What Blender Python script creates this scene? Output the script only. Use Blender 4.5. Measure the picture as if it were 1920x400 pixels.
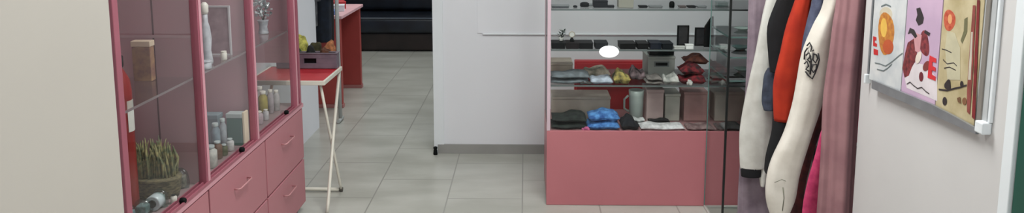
import bpy, bmesh, math, random
from mathutils import Vector, Matrix
random.seed(7)
for o in list(bpy.data.objects): bpy.data.objects.remove(o)
scn = bpy.context.scene
COL = scn.collection
# ------------------------------------------------------------------ camera
F, CX, CY, EYE = 1400.0, 960.0, 30.0, 1.53
PITCH, YAW = math.radians(7.93), math.radians(1.013)
cd = bpy.data.cameras.new('camera'); cam = bpy.data.objects.new('camera', cd); COL.objects.link(cam)
cam.location = (0, 0, EYE); cam.rotation_euler = (math.pi/2 - PITCH, 0, YAW)
cd.sensor_width = 36; cd.lens = 36*F/1920; cd.shift_y = -(200-CY)/1920; cd.clip_start = .02
scn.camera = cam
# ------------------------------------------------------------------ light and exposure
w = bpy.data.worlds.new('world'); scn.world = w; w.use_nodes = True
bg = w.node_tree.nodes['Background']; bg.inputs[0].default_value = (.86, .93, 1, 1); bg.inputs[1].default_value = 1.1
vs = scn.view_settings; vs.view_transform = 'Standard'; vs.look = 'None'; vs.gamma = 1; vs.use_curve_mapping = False
vs.exposure = -0.08
LAMPS = [(-.3, .6, 16), (.2, 2.5, 56), (-1.0, 6.3, 28), (1.2, -1.0, 22), (-2.6, 8.0, 8)]
CEIL = 2.7
for (lx, ly, pw) in LAMPS:
    ld = bpy.data.lights.new('ceiling_lamp_light', 'AREA'); ld.shape = 'RECTANGLE'; ld.size = 1.1; ld.size_y = .5
    ld.energy = pw; ld.color = (.965, 1, .972)
    lo = bpy.data.objects.new('ceiling_lamp_light', ld); COL.objects.link(lo); lo.location = (lx, ly, CEIL-.07)

# ------------------------------------------------------------------ sight lines (picture point -> place in the room)
CB, SB, CA, SA = math.cos(PITCH), math.sin(PITCH), math.cos(YAW), math.sin(YAW)
def ray(px, py):
    x = (px-CX)/F; y = -(py-CY)/F
    f = CB + y*SB; u = -SB + y*CB
    return (x*CA - f*SA, x*SA + f*CA, u)
def on(ax, v, px, py):
    d = ray(px, py); t = (v - (0, 0, EYE)[ax])/d[ax]
    return Vector((d[0]*t, d[1]*t, EYE + d[2]*t))
def onX(v, px, py): return on(0, v, px, py)
def onY(v, px, py): return on(1, v, px, py)
def onZ(v, px, py): return on(2, v, px, py)

# ------------------------------------------------------------------ materials
def lin(c): return tuple(((v/255)/12.92 if v/255 <= .04045 else ((v/255+.055)/1.055)**2.4) for v in c)
MC = {}
def mat(name, rgb, rough=.5, metal=0, var=.12, scale=8, rgb2=None, bump=0, spec=.5, stretch=(1, 1, 1), emit=0):
    if name in MC: return MC[name]
    m = bpy.data.materials.new(name); m.use_nodes = True; nt = m.node_tree; N = nt.nodes; L = nt.links
    b = N['Principled BSDF']; b.inputs['Roughness'].default_value = rough; b.inputs['Metallic'].default_value = metal
    b.inputs['Specular IOR Level'].default_value = spec
    c = lin(rgb); c2 = lin(rgb2) if rgb2 else tuple(v*(1-var) for v in c)
    tc = N.new('ShaderNodeTexCoord'); mp = N.new('ShaderNodeMapping'); mp.inputs['Scale'].default_value = stretch
    nz = N.new('ShaderNodeTexNoise'); nz.inputs['Scale'].default_value = scale; nz.inputs['Detail'].default_value = 4
    rp = N.new('ShaderNodeValToRGB'); rp.color_ramp.elements[0].position = .35; rp.color_ramp.elements[1].position = .65
    rp.color_ramp.elements[0].color = (*c2, 1); rp.color_ramp.elements[1].color = (*c, 1)
    L.new(tc.outputs['Object'], mp.inputs[0]); L.new(mp.outputs[0], nz.inputs['Vector'])
    L.new(nz.outputs['Fac'], rp.inputs[0]); L.new(rp.outputs[0], b.inputs['Base Color'])
    if bump:
        bp = N.new('ShaderNodeBump'); bp.inputs['Strength'].default_value = bump; bp.inputs['Distance'].default_value = .01
        L.new(nz.outputs['Fac'], bp.inputs['Height']); L.new(bp.outputs[0], b.inputs['Normal'])
    if emit:
        b.inputs['Emission Color'].default_value = (*c, 1); b.inputs['Emission Strength'].default_value = emit
    MC[name] = m; return m
def glass(name, tint, rough=.02, refl=1.0):
    m = bpy.data.materials.new(name); m.use_nodes = True; nt = m.node_tree; N = nt.nodes; L = nt.links
    for n in list(N):
        if n.type != 'OUTPUT_MATERIAL': N.remove(n)
    out = [n for n in N if n.type == 'OUTPUT_MATERIAL'][0]
    tr = N.new('ShaderNodeBsdfTransparent'); tr.inputs[0].default_value = (*tint, 1)
    gl = N.new('ShaderNodeBsdfGlossy'); gl.inputs['Roughness'].default_value = rough; gl.inputs[0].default_value = (refl, refl, refl, 1)
    fr = N.new('ShaderNodeFresnel'); fr.inputs[0].default_value = 1.5
    ge = N.new('ShaderNodeNewGeometry'); iv = N.new('ShaderNodeMath'); iv.operation = 'SUBTRACT'; iv.inputs[0].default_value = 1
    L.new(ge.outputs['Backfacing'], iv.inputs[1]); mu = N.new('ShaderNodeMath'); mu.operation = 'MULTIPLY'
    L.new(iv.outputs[0], mu.inputs[0]); L.new(fr.outputs[0], mu.inputs[1])   # one clean reflection per sheet of glass
    mx = N.new('ShaderNodeMixShader'); L.new(mu.outputs[0], mx.inputs[0]); L.new(tr.outputs[0], mx.inputs[1]); L.new(gl.outputs[0], mx.inputs[2])
    L.new(mx.outputs[0], out.inputs[0]); return m
G_CLEAR = glass('clear_glass', (.98, .99, .985), .02, .4); G_GREEN = glass('green_glass', (.94, .975, .965)); G_EDGE = mat('glass_edge', (96, 128, 124), .2, var=.2)
G_SIDE = glass('cabinet_glass', (.98, .98, .98))
PLASTIC = glass('cellophane', (.72, .80, .78), .15)
WHITE = mat('wall_white', (226, 227, 232), .6, var=.03, scale=2)
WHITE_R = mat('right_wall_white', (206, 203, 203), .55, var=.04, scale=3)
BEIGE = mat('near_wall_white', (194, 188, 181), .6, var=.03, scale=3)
TRIM = mat('trim_white', (226, 230, 234), .4, var=.02)
PLINTH = mat('grey_plinth', (150, 149, 146), .5, var=.08)
PINK = mat('pink_laminate', (180, 116, 125), .42, var=.05, scale=3)
PINKS = mat('pink_case_laminate', (186, 113, 120), .4, var=.05, scale=3)
PINKL = mat('pink_edge', (206, 148, 160), .35, var=.04)
PINKD = mat('rose_frame', (160, 92, 107), .35, var=.08)
PINKP = mat('pale_pink_edge', (206, 182, 192), .4, var=.05)
MAUVE = mat('mauve_panel', (176, 138, 145), .5, var=.06, scale=4)
RED = mat('red_top', (196, 40, 50), .35, var=.15, scale=14)
REDD = mat('dark_red_laminate', (164, 66, 62), .45, var=.1)
BLACK = mat('black_plastic', (11, 12, 14), .6, var=.3, spec=.15)
BLKF = mat('black_fabric', (20, 20, 24), .9, var=.4, scale=30)
CHROME = mat('steel', (190, 190, 190), .3, .8, var=.1)
WMETAL = mat('white_metal', (222, 218, 206), .4, var=.05)
SILV = mat('brushed_aluminium', (150, 152, 156), .4, .5, var=.15, scale=20)

# floor tiles: running bond, the rows of tiles run away from the camera
def floor_mat():
    m = bpy.data.materials.new('floor_tiles'); m.use_nodes = True; nt = m.node_tree; N = nt.nodes; L = nt.links
    b = N['Principled BSDF']; b.inputs['Roughness'].default_value = .28
    tc = N.new('ShaderNodeTexCoord'); sx = N.new('ShaderNodeSeparateXYZ'); cx = N.new('ShaderNodeCombineXYZ')
    ax = N.new('ShaderNodeMath'); ax.inputs[1].default_value = .012 + .404*20
    ay = N.new('ShaderNodeMath'); ay.inputs[1].default_value = -3.842 + .568*20
    L.new(tc.outputs['Object'], sx.inputs[0]); L.new(sx.outputs[0], ax.inputs[0]); L.new(sx.outputs[1], ay.inputs[0])
    L.new(ay.outputs[0], cx.inputs[0]); L.new(ax.outputs[0], cx.inputs[1])
    br = N.new('ShaderNodeTexBrick'); br.inputs['Scale'].default_value = 1; br.inputs['Brick Width'].default_value = .568
    br.inputs['Row Height'].default_value = .404; br.inputs['Mortar Size'].default_value = .0045; br.inputs['Mortar Smooth'].default_value = .4
    br.inputs['Bias'].default_value = 0; br.offset = .5
    L.new(cx.outputs[0], br.inputs['Vector'])
    nz = N.new('ShaderNodeTexNoise'); nz.inputs['Scale'].default_value = 2.2; nz.inputs['Detail'].default_value = 6
    mp = N.new('ShaderNodeMapping'); mp.inputs['Scale'].default_value = (1, 2.4, 1); L.new(tc.outputs['Object'], mp.inputs[0]); L.new(mp.outputs[0], nz.inputs[0])
    r = N.new('ShaderNodeValToRGB'); r.color_ramp.elements[0].position = .35; r.color_ramp.elements[1].position = .68
    r.color_ramp.elements[0].color = (*lin((166, 166, 158)), 1); r.color_ramp.elements[1].color = (*lin((186, 186, 179)), 1)
    L.new(nz.outputs['Fac'], r.inputs[0]); L.new(r.outputs[0], br.inputs['Color1']); L.new(r.outputs[0], br.inputs['Color2'])
    br.inputs['Mortar'].default_value = (*lin((146, 145, 139)), 1)
    L.new(br.outputs['Color'], b.inputs['Base Color']); return m
FLOOR = floor_mat()

# ------------------------------------------------------------------ mesh helpers
def B(): return bmesh.new()
def box(bm, x0, x1, y0, y1, z0, z1, bev=0, rz=0, seg=2, mi=0):
    c = Vector(((x0+x1)/2, (y0+y1)/2, (z0+z1)/2))
    r = bmesh.ops.create_cube(bm, size=1)
    vv = r['verts']
    bmesh.ops.scale(bm, vec=(abs(x1-x0), abs(y1-y0), abs(z1-z0)), verts=vv)
    if rz: bmesh.ops.rotate(bm, matrix=Matrix.Rotation(rz, 3, 'Z'), verts=vv)
    bmesh.ops.translate(bm, vec=c, verts=vv)
    fs = set(f for v in vv for f in v.link_faces)
    for f in fs: f.material_index = mi
    if bev:
        es = list({e for v in vv for e in v.link_edges})
        bmesh.ops.bevel(bm, geom=es, offset=bev, segments=seg, affect='EDGES', profile=.5)
def tube(bm, pts, r, n=10, mi=0):
    pts = [Vector(p) for p in pts]; rings = []
    for i, p in enumerate(pts):
        t = (pts[min(i+1, len(pts)-1)] - pts[max(i-1, 0)]).normalized()
        a = t.orthogonal().normalized() if i == 0 else (pa - t*pa.dot(t)).normalized()
        pa = a; b = t.cross(a); rr = r[i] if isinstance(r, (list, tuple)) else r
        rings.append([bm.verts.new(p + (a*math.cos(2*math.pi*k/n) + b*math.sin(2*math.pi*k/n))*rr) for k in range(n)])
    skin(bm, rings, mi)
def skin(bm, rings, mi=0, smooth=True):
    n = len(rings[0])
    for a, b in zip(rings, rings[1:]):
        for k in range(n):
            f = bm.faces.new((a[k], a[(k+1) % n], b[(k+1) % n], b[k])); f.smooth = smooth; f.material_index = mi
    for rr in (rings[0], rings[-1]):
        f = bm.faces.new(rr); f.material_index = mi
def lathe(bm, prof, c, n=24, mi=0):
    rings = [[bm.verts.new((c[0]+r*math.cos(2*math.pi*k/n), c[1]+r*math.sin(2*math.pi*k/n), c[2]+z)) for k in range(n)] for r, z in prof]
    skin(bm, rings, mi)
def prism(bm, poly, d, mi=0):
    """closed outline (3-D points in one plane) pushed along vector d"""
    d = Vector(d); a = [bm.verts.new(p) for p in poly]; b = [bm.verts.new(Vector(p)+d) for p in poly]
    n = len(a)
    for f in (bm.faces.new(a), bm.faces.new(b[::-1])): f.material_index = mi
    for k in range(n):
        f = bm.faces.new((a[k], b[k], b[(k+1) % n], a[(k+1) % n])); f.material_index = mi
def loft(bm, rows, n=32, fold=0, k=5, ph=0, mi=0, tw=0):
    rings = []
    for i, (x, y, z, rx, ry) in enumerate(rows):
        ring = []
        for j in range(n):
            t = 2*math.pi*j/n; s = 1 + fold*math.sin(k*t + ph + tw*i) + fold*.5*math.sin((2*k+1)*t + 1.7*ph - tw*i)
            ring.append(bm.verts.new((x + rx*math.cos(t)*s, y + ry*math.sin(t)*s, z)))
        rings.append(ring)
    skin(bm, rings, mi)
def dense(rows, m=5):
    """smooth in-between rows"""
    out = []
    R = [rows[0]] + list(rows) + [rows[-1]]
    for i in range(1, len(R)-2):
        for q in range(m):
            t = q/m; o = []
            for a, b, c, d in zip(R[i-1], R[i], R[i+1], R[i+2]):
                o.append(.5*((2*b) + (c-a)*t + (2*a-5*b+4*c-d)*t*t + (3*b-a-3*c+d)*t**3))
            out.append(tuple(o))
    out.append(tuple(rows[-1])); return out
def obj(name, bm, m, parent=None, smooth=False, sub=0):
    bmesh.ops.recalc_face_normals(bm, faces=bm.faces)
    me = bpy.data.meshes.new(name); 
    if parent is not None:
        bm.transform(Matrix.Translation(-parent.location))
    else:
        vs_ = [v.co for v in bm.verts]
        c = Vector(((min(v.x for v in vs_)+max(v.x for v in vs_))/2, (min(v.y for v in vs_)+max(v.y for v in vs_))/2, min(v.z for v in vs_)))
        bm.transform(Matrix.Translation(-c))
    if smooth:
        for f in bm.faces: f.smooth = True
    bm.to_mesh(me); bm.free()
    o = bpy.data.objects.new(name, me); COL.objects.link(o)
    if parent is None: o.location = c
    for x in (m if isinstance(m, (list, tuple)) else [m]): me.materials.append(x)
    if parent is not None:
        top = parent
        if top.parent is not None:
            pass
        o.parent = parent
    if sub:
        s = o.modifiers.new('sub', 'SUBSURF'); s.levels = sub; s.render_levels = sub
    return o
def sub(name, bm, m, part, root, label=None, smooth=False):
    """a sub-part: geometry given in room coordinates, part sits at its thing's origin"""
    o = obj(name, bm, m, root, smooth); o.parent = part
    if label: o['label'] = label
    return o
def thing(name, label, cat, loc, group=None):
    o = bpy.data.objects.new(name, None); COL.objects.link(o); o.location = loc; o.empty_display_size = .05
    o['label'] = label; o['category'] = cat
    if group: o['group'] = group
    return o
def tag(o, label, cat, group=None):
    o['label'] = label; o['category'] = cat
    if group: o['group'] = group
    return o
def struct(name, bm, m, parent=None):
    o = obj(name, bm, m, parent)
    if parent is None: o['kind'] = 'structure'
    return o
def sbox(name, dims, m):
    bm = B(); box(bm, *dims); return struct(name, bm, m)
def flat_origin(o):   # floor material uses room coordinates
    o.data.transform(Matrix.Translation(o.location)); o.location = (0, 0, 0)

# ================================================================== SETTING
XL, XR = -1.47, 1.20            # left shop wall, right wall with posters
YB = 4.608                      # white back wall
fl = sbox('floor', (-5, 3.2, -2.2, 9.7, -.1, 0), FLOOR); flat_origin(fl)
sbox('ceiling', (-5, 3.2, -2.2, 9.7, CEIL, CEIL+.1), mat('ceiling_white', (225, 225, 223), .7, var=.02))
nearY = onX(-.85, 218, 200).y
sbox('wall_near_left', (-1.06, -.85, -2.2, nearY, 0, CEIL), BEIGE)
sbox('wall_left', (XL-.12, XL, -2.2, 5.16, 0, CEIL), WHITE)
XP = onY(YB, 812, 200).x + .008
sbox('wall_back', (XP, 3.1, YB, YB+.14, 0, CEIL), WHITE)
sbox('wall_alcove_right', (2.1, 2.22, 2.9, YB, 0, CEIL), WHITE)
DT0, DT1 = onX(XR, 1913, 200).y, onX(XR, 1893, 200).y
sbox('wall_right', (XR, XR+.1, DT1, 2.63, 0, CEIL), WHITE_R)
sbox('wall_right_return', (XR+.1, 2.22, 2.53, 2.63, 0, CEIL), WHITE_R)
sbox('wall_far', (-5, 3.1, 9.5, 9.62, 0, CEIL), mat('far_wall', (120, 122, 126), .7, var=.05))
sbox('wall_far_left', (-4.9, -4.78, 5.16, 9.5, 0, CEIL), WHITE)
sbox('wall_far_return', (-4.9, XL-.12, 5.04, 5.16, 0, CEIL), WHITE)
# grey plinth, corner trim and moulding of the back wall
sbox('baseboard_back', (XP+.02, 2.1, YB-.014, YB, 0, .06), PLINTH)
sbox('trim_1', (XP-.003, onY(YB, 832, 200).x, YB-.012, YB+.152, .0, CEIL), TRIM)
xm = onY(YB, 895, 40).x
bm = B(); box(bm, xm, 2.1, YB-.006, YB, .779, CEIL, .001); struct('trim_2', bm, WHITE)
bm = B(); box(bm, onY(YB, 905, 60).x, 2.1, YB-.015, YB-.006, .771, .780, .002); struct('trim_3', bm, TRIM)
bm = B(); box(bm, xm-.003, xm, YB-.003, YB, .79, CEIL); struct('trim_4', bm, WHITE)
# right doorway: white casing and dark green door leaf
bm = B(); box(bm, XR-.008, XR+.115, DT0, DT1, 0, 2.12, .003)
struct('trim_5', bm, TRIM)
bm = B(); box(bm, XR+.0, XR+.04, .9, DT0-.003, .01, 2.08, .003)
door = struct('door_1', bm, mat('dark_green_door', (22, 78, 64), .5, var=.2, scale=3))
bm = B(); tube(bm, [(XR-.04, 1.0, 1.0), (XR-.04, 1.12, 1.0)], .01); tube(bm, [(XR+.005, 1.0, 1.0), (XR-.04, 1.0, 1.0)], .01)
obj('door_handle', bm, CHROME, door)
bm = B(); box(bm, XR, XR+.1, .85, DT1, 2.12, CEIL); struct('wall_above_door', bm, WHITE_R)
bm = B(); box(bm, XR, XR+.1, -2.2, .88, 0, CEIL); struct('wall_right_near', bm, WHITE_R)
# little black door stop at the wall's corner
bm = B(); p = onZ(0, 817, 289); lathe(bm, [(.012, 0), (.014, .004), (.012, .03), (.009, .036), (.013, .04), (.013, .05), (.004, .054)], (p.x, YB-.035, 0))
tag(obj('door_stop', bm, BLACK), 'small black rubber stop on the floor at the white wall corner', 'door stop')
# ceiling lamps
lamp_label = dict(zip([q[:2] for q in LAMPS], ['rectangular white ceiling lamp above the near end of the left cabinet', 'rectangular white ceiling lamp above the aisle before the pink case', 'rectangular white ceiling lamp above the aisle of the far room', 'rectangular white ceiling lamp behind the viewer', 'rectangular white ceiling lamp in the far left corner over the sofa']))
for (lx, ly, pw) in LAMPS:
    t = thing('ceiling_lamp', lamp_label[(lx, ly)], 'lamp', (lx, ly, CEIL), 'ceiling lamps')
    bm = B()
    for a in ((-.58, -.55, -.28, .28), (.55, .58, -.28, .28), (-.55, .55, -.28, -.255), (-.55, .55, .255, .28)):
        box(bm, lx+a[0], lx+a[1], ly+a[2], ly+a[3], CEIL-.06, CEIL)
    obj('frame', bm, TRIM, t)
    bm = B(); box(bm, lx-.55, lx+.55, ly-.255, ly+.255, CEIL-.055, CEIL-.005)
    obj('diffuser', bm, mat('lamp_diffuser', (250, 248, 240), .5, var=.01, emit=2.5), t)

# ================================================================== LEFT GLASS CABINET
FX, BX = -1.126, -1.462
LEDGE, DM = .572, .285
YS = [2.03, 2.53, 3.025, 3.575]
YE = 3.662
t = thing('display_cabinet', 'long pink cabinet with drawers below and sliding glass panes above, along the left wall', 'cabinet', ((FX+BX)/2, 2.8, 0))
cab = t
bm = B(); box(bm, BX, FX-.018, YS[0]-.03, YE, .05, LEDGE-.02, .002)
obj('carcass', bm, PINK, t)
bm = B(); box(bm, BX+.02, FX-.04, YS[0], YE-.02, .0, .05); obj('plinth', bm, BLACK, t)
bm = B(); box(bm, BX, FX-.010, YS[0]-.03, YE, LEDGE-.02, LEDGE); obj('deck', bm, mat('deck_mauve', (150, 128, 130), .4, var=.1), t)
bm = B(); box(bm, FX-.010, FX+.004, YS[0]-.03, YE+.003, LEDGE-.02, LEDGE, .002); obj('deck_edging', bm, PINKL, t)
# double sliding track
bm = B()
for dx in (.004, -.012, -.028): box(bm, FX+dx-.003, FX+dx+.002, YS[0]-.02, YE-.03, LEDGE, LEDGE+.010)
obj('sliding_track', bm, PINKD, t)
# drawers, two rows
dr = [(YS[0]-.028, 2.53), (2.536, 3.112), (3.118, YE-.002)]
for i, (a, b) in enumerate(dr):
    for (z0, z1) in ((.055, DM-.004), (DM+.004, LEDGE-.026)):
        bm = B(); box(bm, FX-.018, FX, a+.003, b-.003, z0, z1, .0025)
        d = obj('drawer', bm, PINK, t)
        bm = B(); m_ = (a+b)/2; zz = (z0+z1)/2+.045; wd = .065
        tube(bm, [(FX, m_-wd, zz), (FX+.018, m_-wd, zz), (FX+.022, m_-wd+.008, zz), (FX+.022, m_+wd-.008, zz), (FX+.018, m_+wd, zz), (FX, m_+wd, zz)], .0035, 8)
        h = obj('handle', bm, mat('rose_handle', (186, 132, 136), .4, var=.05), t); h.parent = d
# posts
TOP = 1.75
for i, y in enumerate(YS[1:]):
    bm = B(); box(bm, FX-.026, FX+.003, y-.013, y+.013, LEDGE+.001, TOP, .003)
    obj('post', bm, PINKD if i < 2 else PINKD, t)
    bm = B(); box(bm, FX+.0032, FX+.005, y-.006, y+.012, LEDGE+.003, TOP, .0006); obj('post_edging', bm, PINKL, t)
bm = B(); box(bm, FX-.03, FX, YS[0]-.03, YS[0], LEDGE, TOP, .003); obj('post', bm, PINKD, t)
# back, dividers
bm = B(); box(bm, BX, BX+.012, YS[0]-.03, YE, LEDGE, TOP); obj('back_panel', bm, MAUVE, t)
for i, y in enumerate(YS[1:3]):
    bm = B(); box(bm, BX+.012, FX-.03, y+.002, y+.016, LEDGE, TOP); dv = obj('divider', bm, MAUVE, t)
    if i == 0:
        bm = B(); xs = onY(y, 296, 200).x; box(bm, xs-.0025, xs+.0025, y+.0, y+.002, LEDGE, TOP)
        box(bm, BX+.012, FX-.03, y-.0005, y+.002, onY(y, 300, 70).z-.002, onY(y, 300, 66).z+.001, mi=1)
        sub('seam', bm, [mat('seam_dark', (98, 62, 70), .6), mat('seam_light', (182, 152, 158), .4)], dv, t)
# far end: mauve panel above, open glass below
bm = B(); box(bm, BX+.012, FX-.03, YE-.03, YE-.016, .785, TOP); obj('end_panel', bm, MAUVE, t)
bm = B(); box(bm, BX+.012, FX-.02, YE-.028, YE-.022, LEDGE, .785); obj('end_glass', bm, G_SIDE, t)
bm = B(); box(bm, FX-.03, FX-.004, YE-.022, YE, LEDGE, TOP, .002); obj('post', bm, PINKD, t)
bm = B(); box(bm, BX, FX+.004, YS[0]-.03, YE, TOP, TOP+.006, .001); obj('top_glass', bm, G_SIDE, t)
bm = B(); box(bm, BX+.012, FX-.03, YS[0]-.03, YS[0]-.016, LEDGE, TOP); obj('end_panel', bm, MAUVE, t)
# glass panes and shelves
for i in range(3):
    a, b = YS[i]+.002, YS[i+1]-.002
    bm = B(); box(bm, FX-.016, FX-.012, a+.012, b-.012, LEDGE+.011, TOP-.002); g = obj('glass_pane', bm, G_SIDE, t)
    bm = B()
    if i == 0: kp = onX(FX+.004, 347, 377)
    elif i == 1: kp = onX(FX+.004, 457, 281)
    else: kp = onX(FX+.004, 540, 211)
    lathe(bm, [(.009, 0), (.0105, .003), (.0105, .014), (.008, .018)], (0, 0, 0), 16)
    bm.transform(Matrix.Translation((FX-.0118, kp.y, kp.z)) @ Matrix.Rotation(math.pi/2, 4, 'Y'))
    sub('lock', bm, BLACK, g, t)
    for z in (.96, 1.36):
        bm = B(); box(bm, BX+.012, FX-.028, a+.004 if i else a, b-.002, z-.006, z); gs = obj('glass_shelf', bm, G_GREEN, t)
        bm = B(); box(bm, FX-.028, FX-.0255, a+.004, b-.006, z-.0065, z+.0005); sub('shelf_edge', bm, mat('pale_edge', (124, 112, 114), .3, var=.1), gs, t)

DECK, SH = LEDGE+.001, .961
def on_deck(px, py, z=DECK): return onZ(z, px, py)
def jar(name, c, r, h, m, label, cat, lid=None, group=None, neck=.6, sh=.75):
    t = thing(name, label, cat, c, group)
    bm = B(); lathe(bm, [(r*.9, 0), (r, r*.12), (r, h*sh), (r*neck, h*(sh+.1)), (r*neck, h*.9)], c, 20); obj('body', bm, m, t)
    bm = B(); lathe(bm, [(r*neck*1.08, h*.88), (r*neck*1.12, h*.9), (r*neck*1.12, h*.985), (r*neck, h)], c, 20); obj('lid', bm, lid or m, t)
    return t
def carton(name, c, sx, sy, h, m, label, cat='box', lid=None, rz=0, group=None, band=None):
    t = thing(name, label, cat, c, group)
    def rb(x0, x1, y0, y1, z0, z1, bev=.002):
        bm = B(); box(bm, x0, x1, y0, y1, z0, z1, bev); bm.transform(Matrix.Translation(c) @ Matrix.Rotation(rz, 4, 'Z')); return bm
    obj('body', rb(-sx/2, sx/2, -sy/2, sy/2, 0, h*.86), m, t)
    obj('lid', rb(-sx/2-.002, sx/2+.002, -sy/2-.002, sy/2+.002, h*.86, h), lid or m, t)
    if band: obj('band', rb(-sx/2-.003, sx/2+.003, -sy*.12, sy*.12, -.0+.001, h*.858, .0005), band, t)
    return t
# --- compartment 1 (nearest)
c = Vector((-1.278, 2.27, DECK))
t = thing('fire_extinguisher', 'dark red cylinder with a white label, at the near end of the left glass cabinet', 'extinguisher', c)
bm = B(); lathe(bm, [(.034, 0), (.038, .01), (.038, .40), (.034, .435), (.022, .46), (.014, .475), (.014, .475+.001)], c, 28)
obj('cylinder', bm, mat('extinguisher_red', (134, 22, 18), .3, var=.1), t)
bm = B(); lathe(bm, [(.018, .475), (.02, .48), (.02, .51), (.012, .515)], c, 16); box(bm, c.x-.012, c.x+.012, c.y-.07, c.y+.012, c.z+.515, c.z+.525, .003)
obj('valve', bm, BLACK, t)
bm = B()
rings = []
for z in (.26, .37-.07): pass
n = 14
ringa = [(c.x+.0394*math.cos(a), c.y+.0394*math.sin(a)) for a in [math.radians(-85+115*i/n) for i in range(n+1)]]
ringb = [(c.x+.0379*math.cos(a), c.y+.0379*math.sin(a)) for a in [math.radians(-85+115*i/n) for i in range(n+1)]]
for i in range(n//2, n):
    v = [bm.verts.new((*ringa[i], c.z+.27)), bm.verts.new((*ringa[i+1], c.z+.27)), bm.verts.new((*ringa[i+1], c.z+.37)), bm.verts.new((*ringa[i], c.z+.37))]
    u = [bm.verts.new((*ringb[i], c.z+.27)), bm.verts.new((*ringb[i+1], c.z+.27)), bm.verts.new((*ringb[i+1], c.z+.37)), bm.verts.new((*ringb[i], c.z+.37))]
    bm.faces.new(v); bm.faces.new(u[::-1])
    for q in range(4): bm.faces.new((v[q], u[q], u[(q+1) % 4], v[(q+1) % 4]))
obj('sticker', bm, mat('label_white', (222, 220, 214), .5), t)['label'] = 'white label'
bm = B(); tube(bm, [(c.x-.02, c.y, c.z+.495), (c.x-.06, c.y, c.z+.49), (c.x-.07, c.y, c.z+.42), (c.x-.062, c.y, c.z+.1)], .006); obj('hose', bm, BLACK, t)

p = onY(2.47, 272, 152)
carton('card_box', Vector((-1.34, 3.46, DECK)), .09, .05, .12, mat('pale_grey_card', (186, 182, 184), .5), 'pale grey box at the back of the third compartment', 'box')
carton('patterned_box', (p.x, 2.47, SH), .062, .03, onY(2.47, 272, 76).z-SH, mat('brown_gold', (150, 116, 84), .5, rgb2=(112, 74, 66), scale=40),
       'brown and gold patterned box standing on the glass shelf behind the nearest pane', 'box', mat('cream_card', (196, 176, 154), .6))
# gift basket, olive
c = Vector((onZ(DECK, 290, 345).x, 2.41, DECK)); c.x = -1.245
t = thing('woven_basket', 'olive woven basket filled with dry greenery, behind the nearest glass pane', 'basket', c)
bm = B(); loft(bm, [(c.x, c.y, c.z, .068, .045), (c.x, c.y, c.z+.02, .074, .05), (c.x, c.y, c.z+.06, .078, .056), (c.x, c.y, c.z+.067, .081, .06), (c.x, c.y, c.z+.073, .078, .056)], 40, .012, 20)
obj('basket', bm, mat('woven_olive', (126, 116, 84), .8, rgb2=(66, 62, 44), scale=60, stretch=(1, 1, 3)), t)
bm = B()
for i in range(150):
    a = random.uniform(0, 6.28); r = random.uniform(0, .068); x = c.x+r*math.cos(a); y = c.y+r*.6*math.sin(a); h = random.uniform(.05, .13)
    tube(bm, [(x, y, c.z+.05), (x+random.uniform(-.012, .012), y, c.z+.07+h*.6), (x+random.uniform(-.012, .012), y+random.uniform(-.01, .01), c.z+.07+h)], [.003, .006, .001], 5)
o = obj('dry_greenery', bm, mat('dry_leaf', (148, 140, 96), .8, rgb2=(70, 82, 58), scale=70), t)
# clear packs on deck
packs = [(-1.375, 2.45, .11, .07, .16), (-1.195, 2.32, .05, .04, .06), (-1.202, 2.49, .05, .04, .07), (-1.235, 2.19, .06, .05, .06), (-1.22, 2.26, .05, .05, .05)]
pl = ['clear pack with pale green contents, against the back left of the nearest compartment', 'clear pack with grey contents, in front of the olive basket', 'small clear pack behind the basket, next to the first post', 'pale blue-grey clear pack at the near end of the cabinet deck', 'low clear pack beside the round tin']
pm = [(150, 150, 110), (140, 150, 150), (168, 150, 140), (176, 190, 196), (150, 164, 168)]
for (x, y, sx, sy, h), l, q in zip(packs, pl, pm):
    c = Vector((x, y, DECK)); t = thing('clear_pack', l, 'packet', c, 'clear packs in the left cabinet')
    bm = B(); loft(bm, dense([(x, y, c.z, sx*.5, sy*.5), (x, y, c.z+h*.3, sx*.56, sy*.55), (x, y, c.z+h*.8, sx*.42, sy*.4), (x, y, c.z+h, sx*.12, sy*.12)], 3), 20, .07, 4, x*40)
    obj('wrapper', bm, PLASTIC, t)
    bm = B(); box(bm, x-sx*.34, x+sx*.34, y-sy*.34, y+sy*.34, c.z+.002, c.z+h*.6, .004, rz=x*9); obj('contents', bm, mat('pack_%d_%d' % (q[0], q[1]), q, .5, rgb2=(q[0]-70, q[1]-60, q[2]-60), scale=70), t)
c = onZ(DECK+.03, 291, 376); c.z = DECK
t = thing('round_tin', 'round tin lying on its side with a black centre, beside the nearest pane', 'tin', c)
bm = B(); lathe(bm, [(.022, -.02), (.025, -.018), (.025, .018), (.022, .02)], (0, 0, 0), 24); bm.transform(Matrix.Translation((c.x, c.y, c.z+.025)) @ Matrix.Rotation(math.pi/2, 4, 'X')); obj('body', bm, mat('pale_tin', (186, 200, 204), .3, var=.1), t)
bm = B(); lathe(bm, [(.013, .0202), (.0125, .024)], (0, 0, 0), 20); bm.transform(Matrix.Translation((c.x, c.y, c.z+.025)) @ Matrix.Rotation(math.pi/2, 4, 'X')); obj('lens', bm, BLACK, t)
c = onZ(DECK+.01, 326, 376); c.z = DECK
jar('small_jar', (c.x, c.y, c.z), .010, .03, mat('cream_white', (226, 222, 212), .4), 'tiny white jar on the deck just left of the first black lock', 'jar', BLACK)
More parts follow.
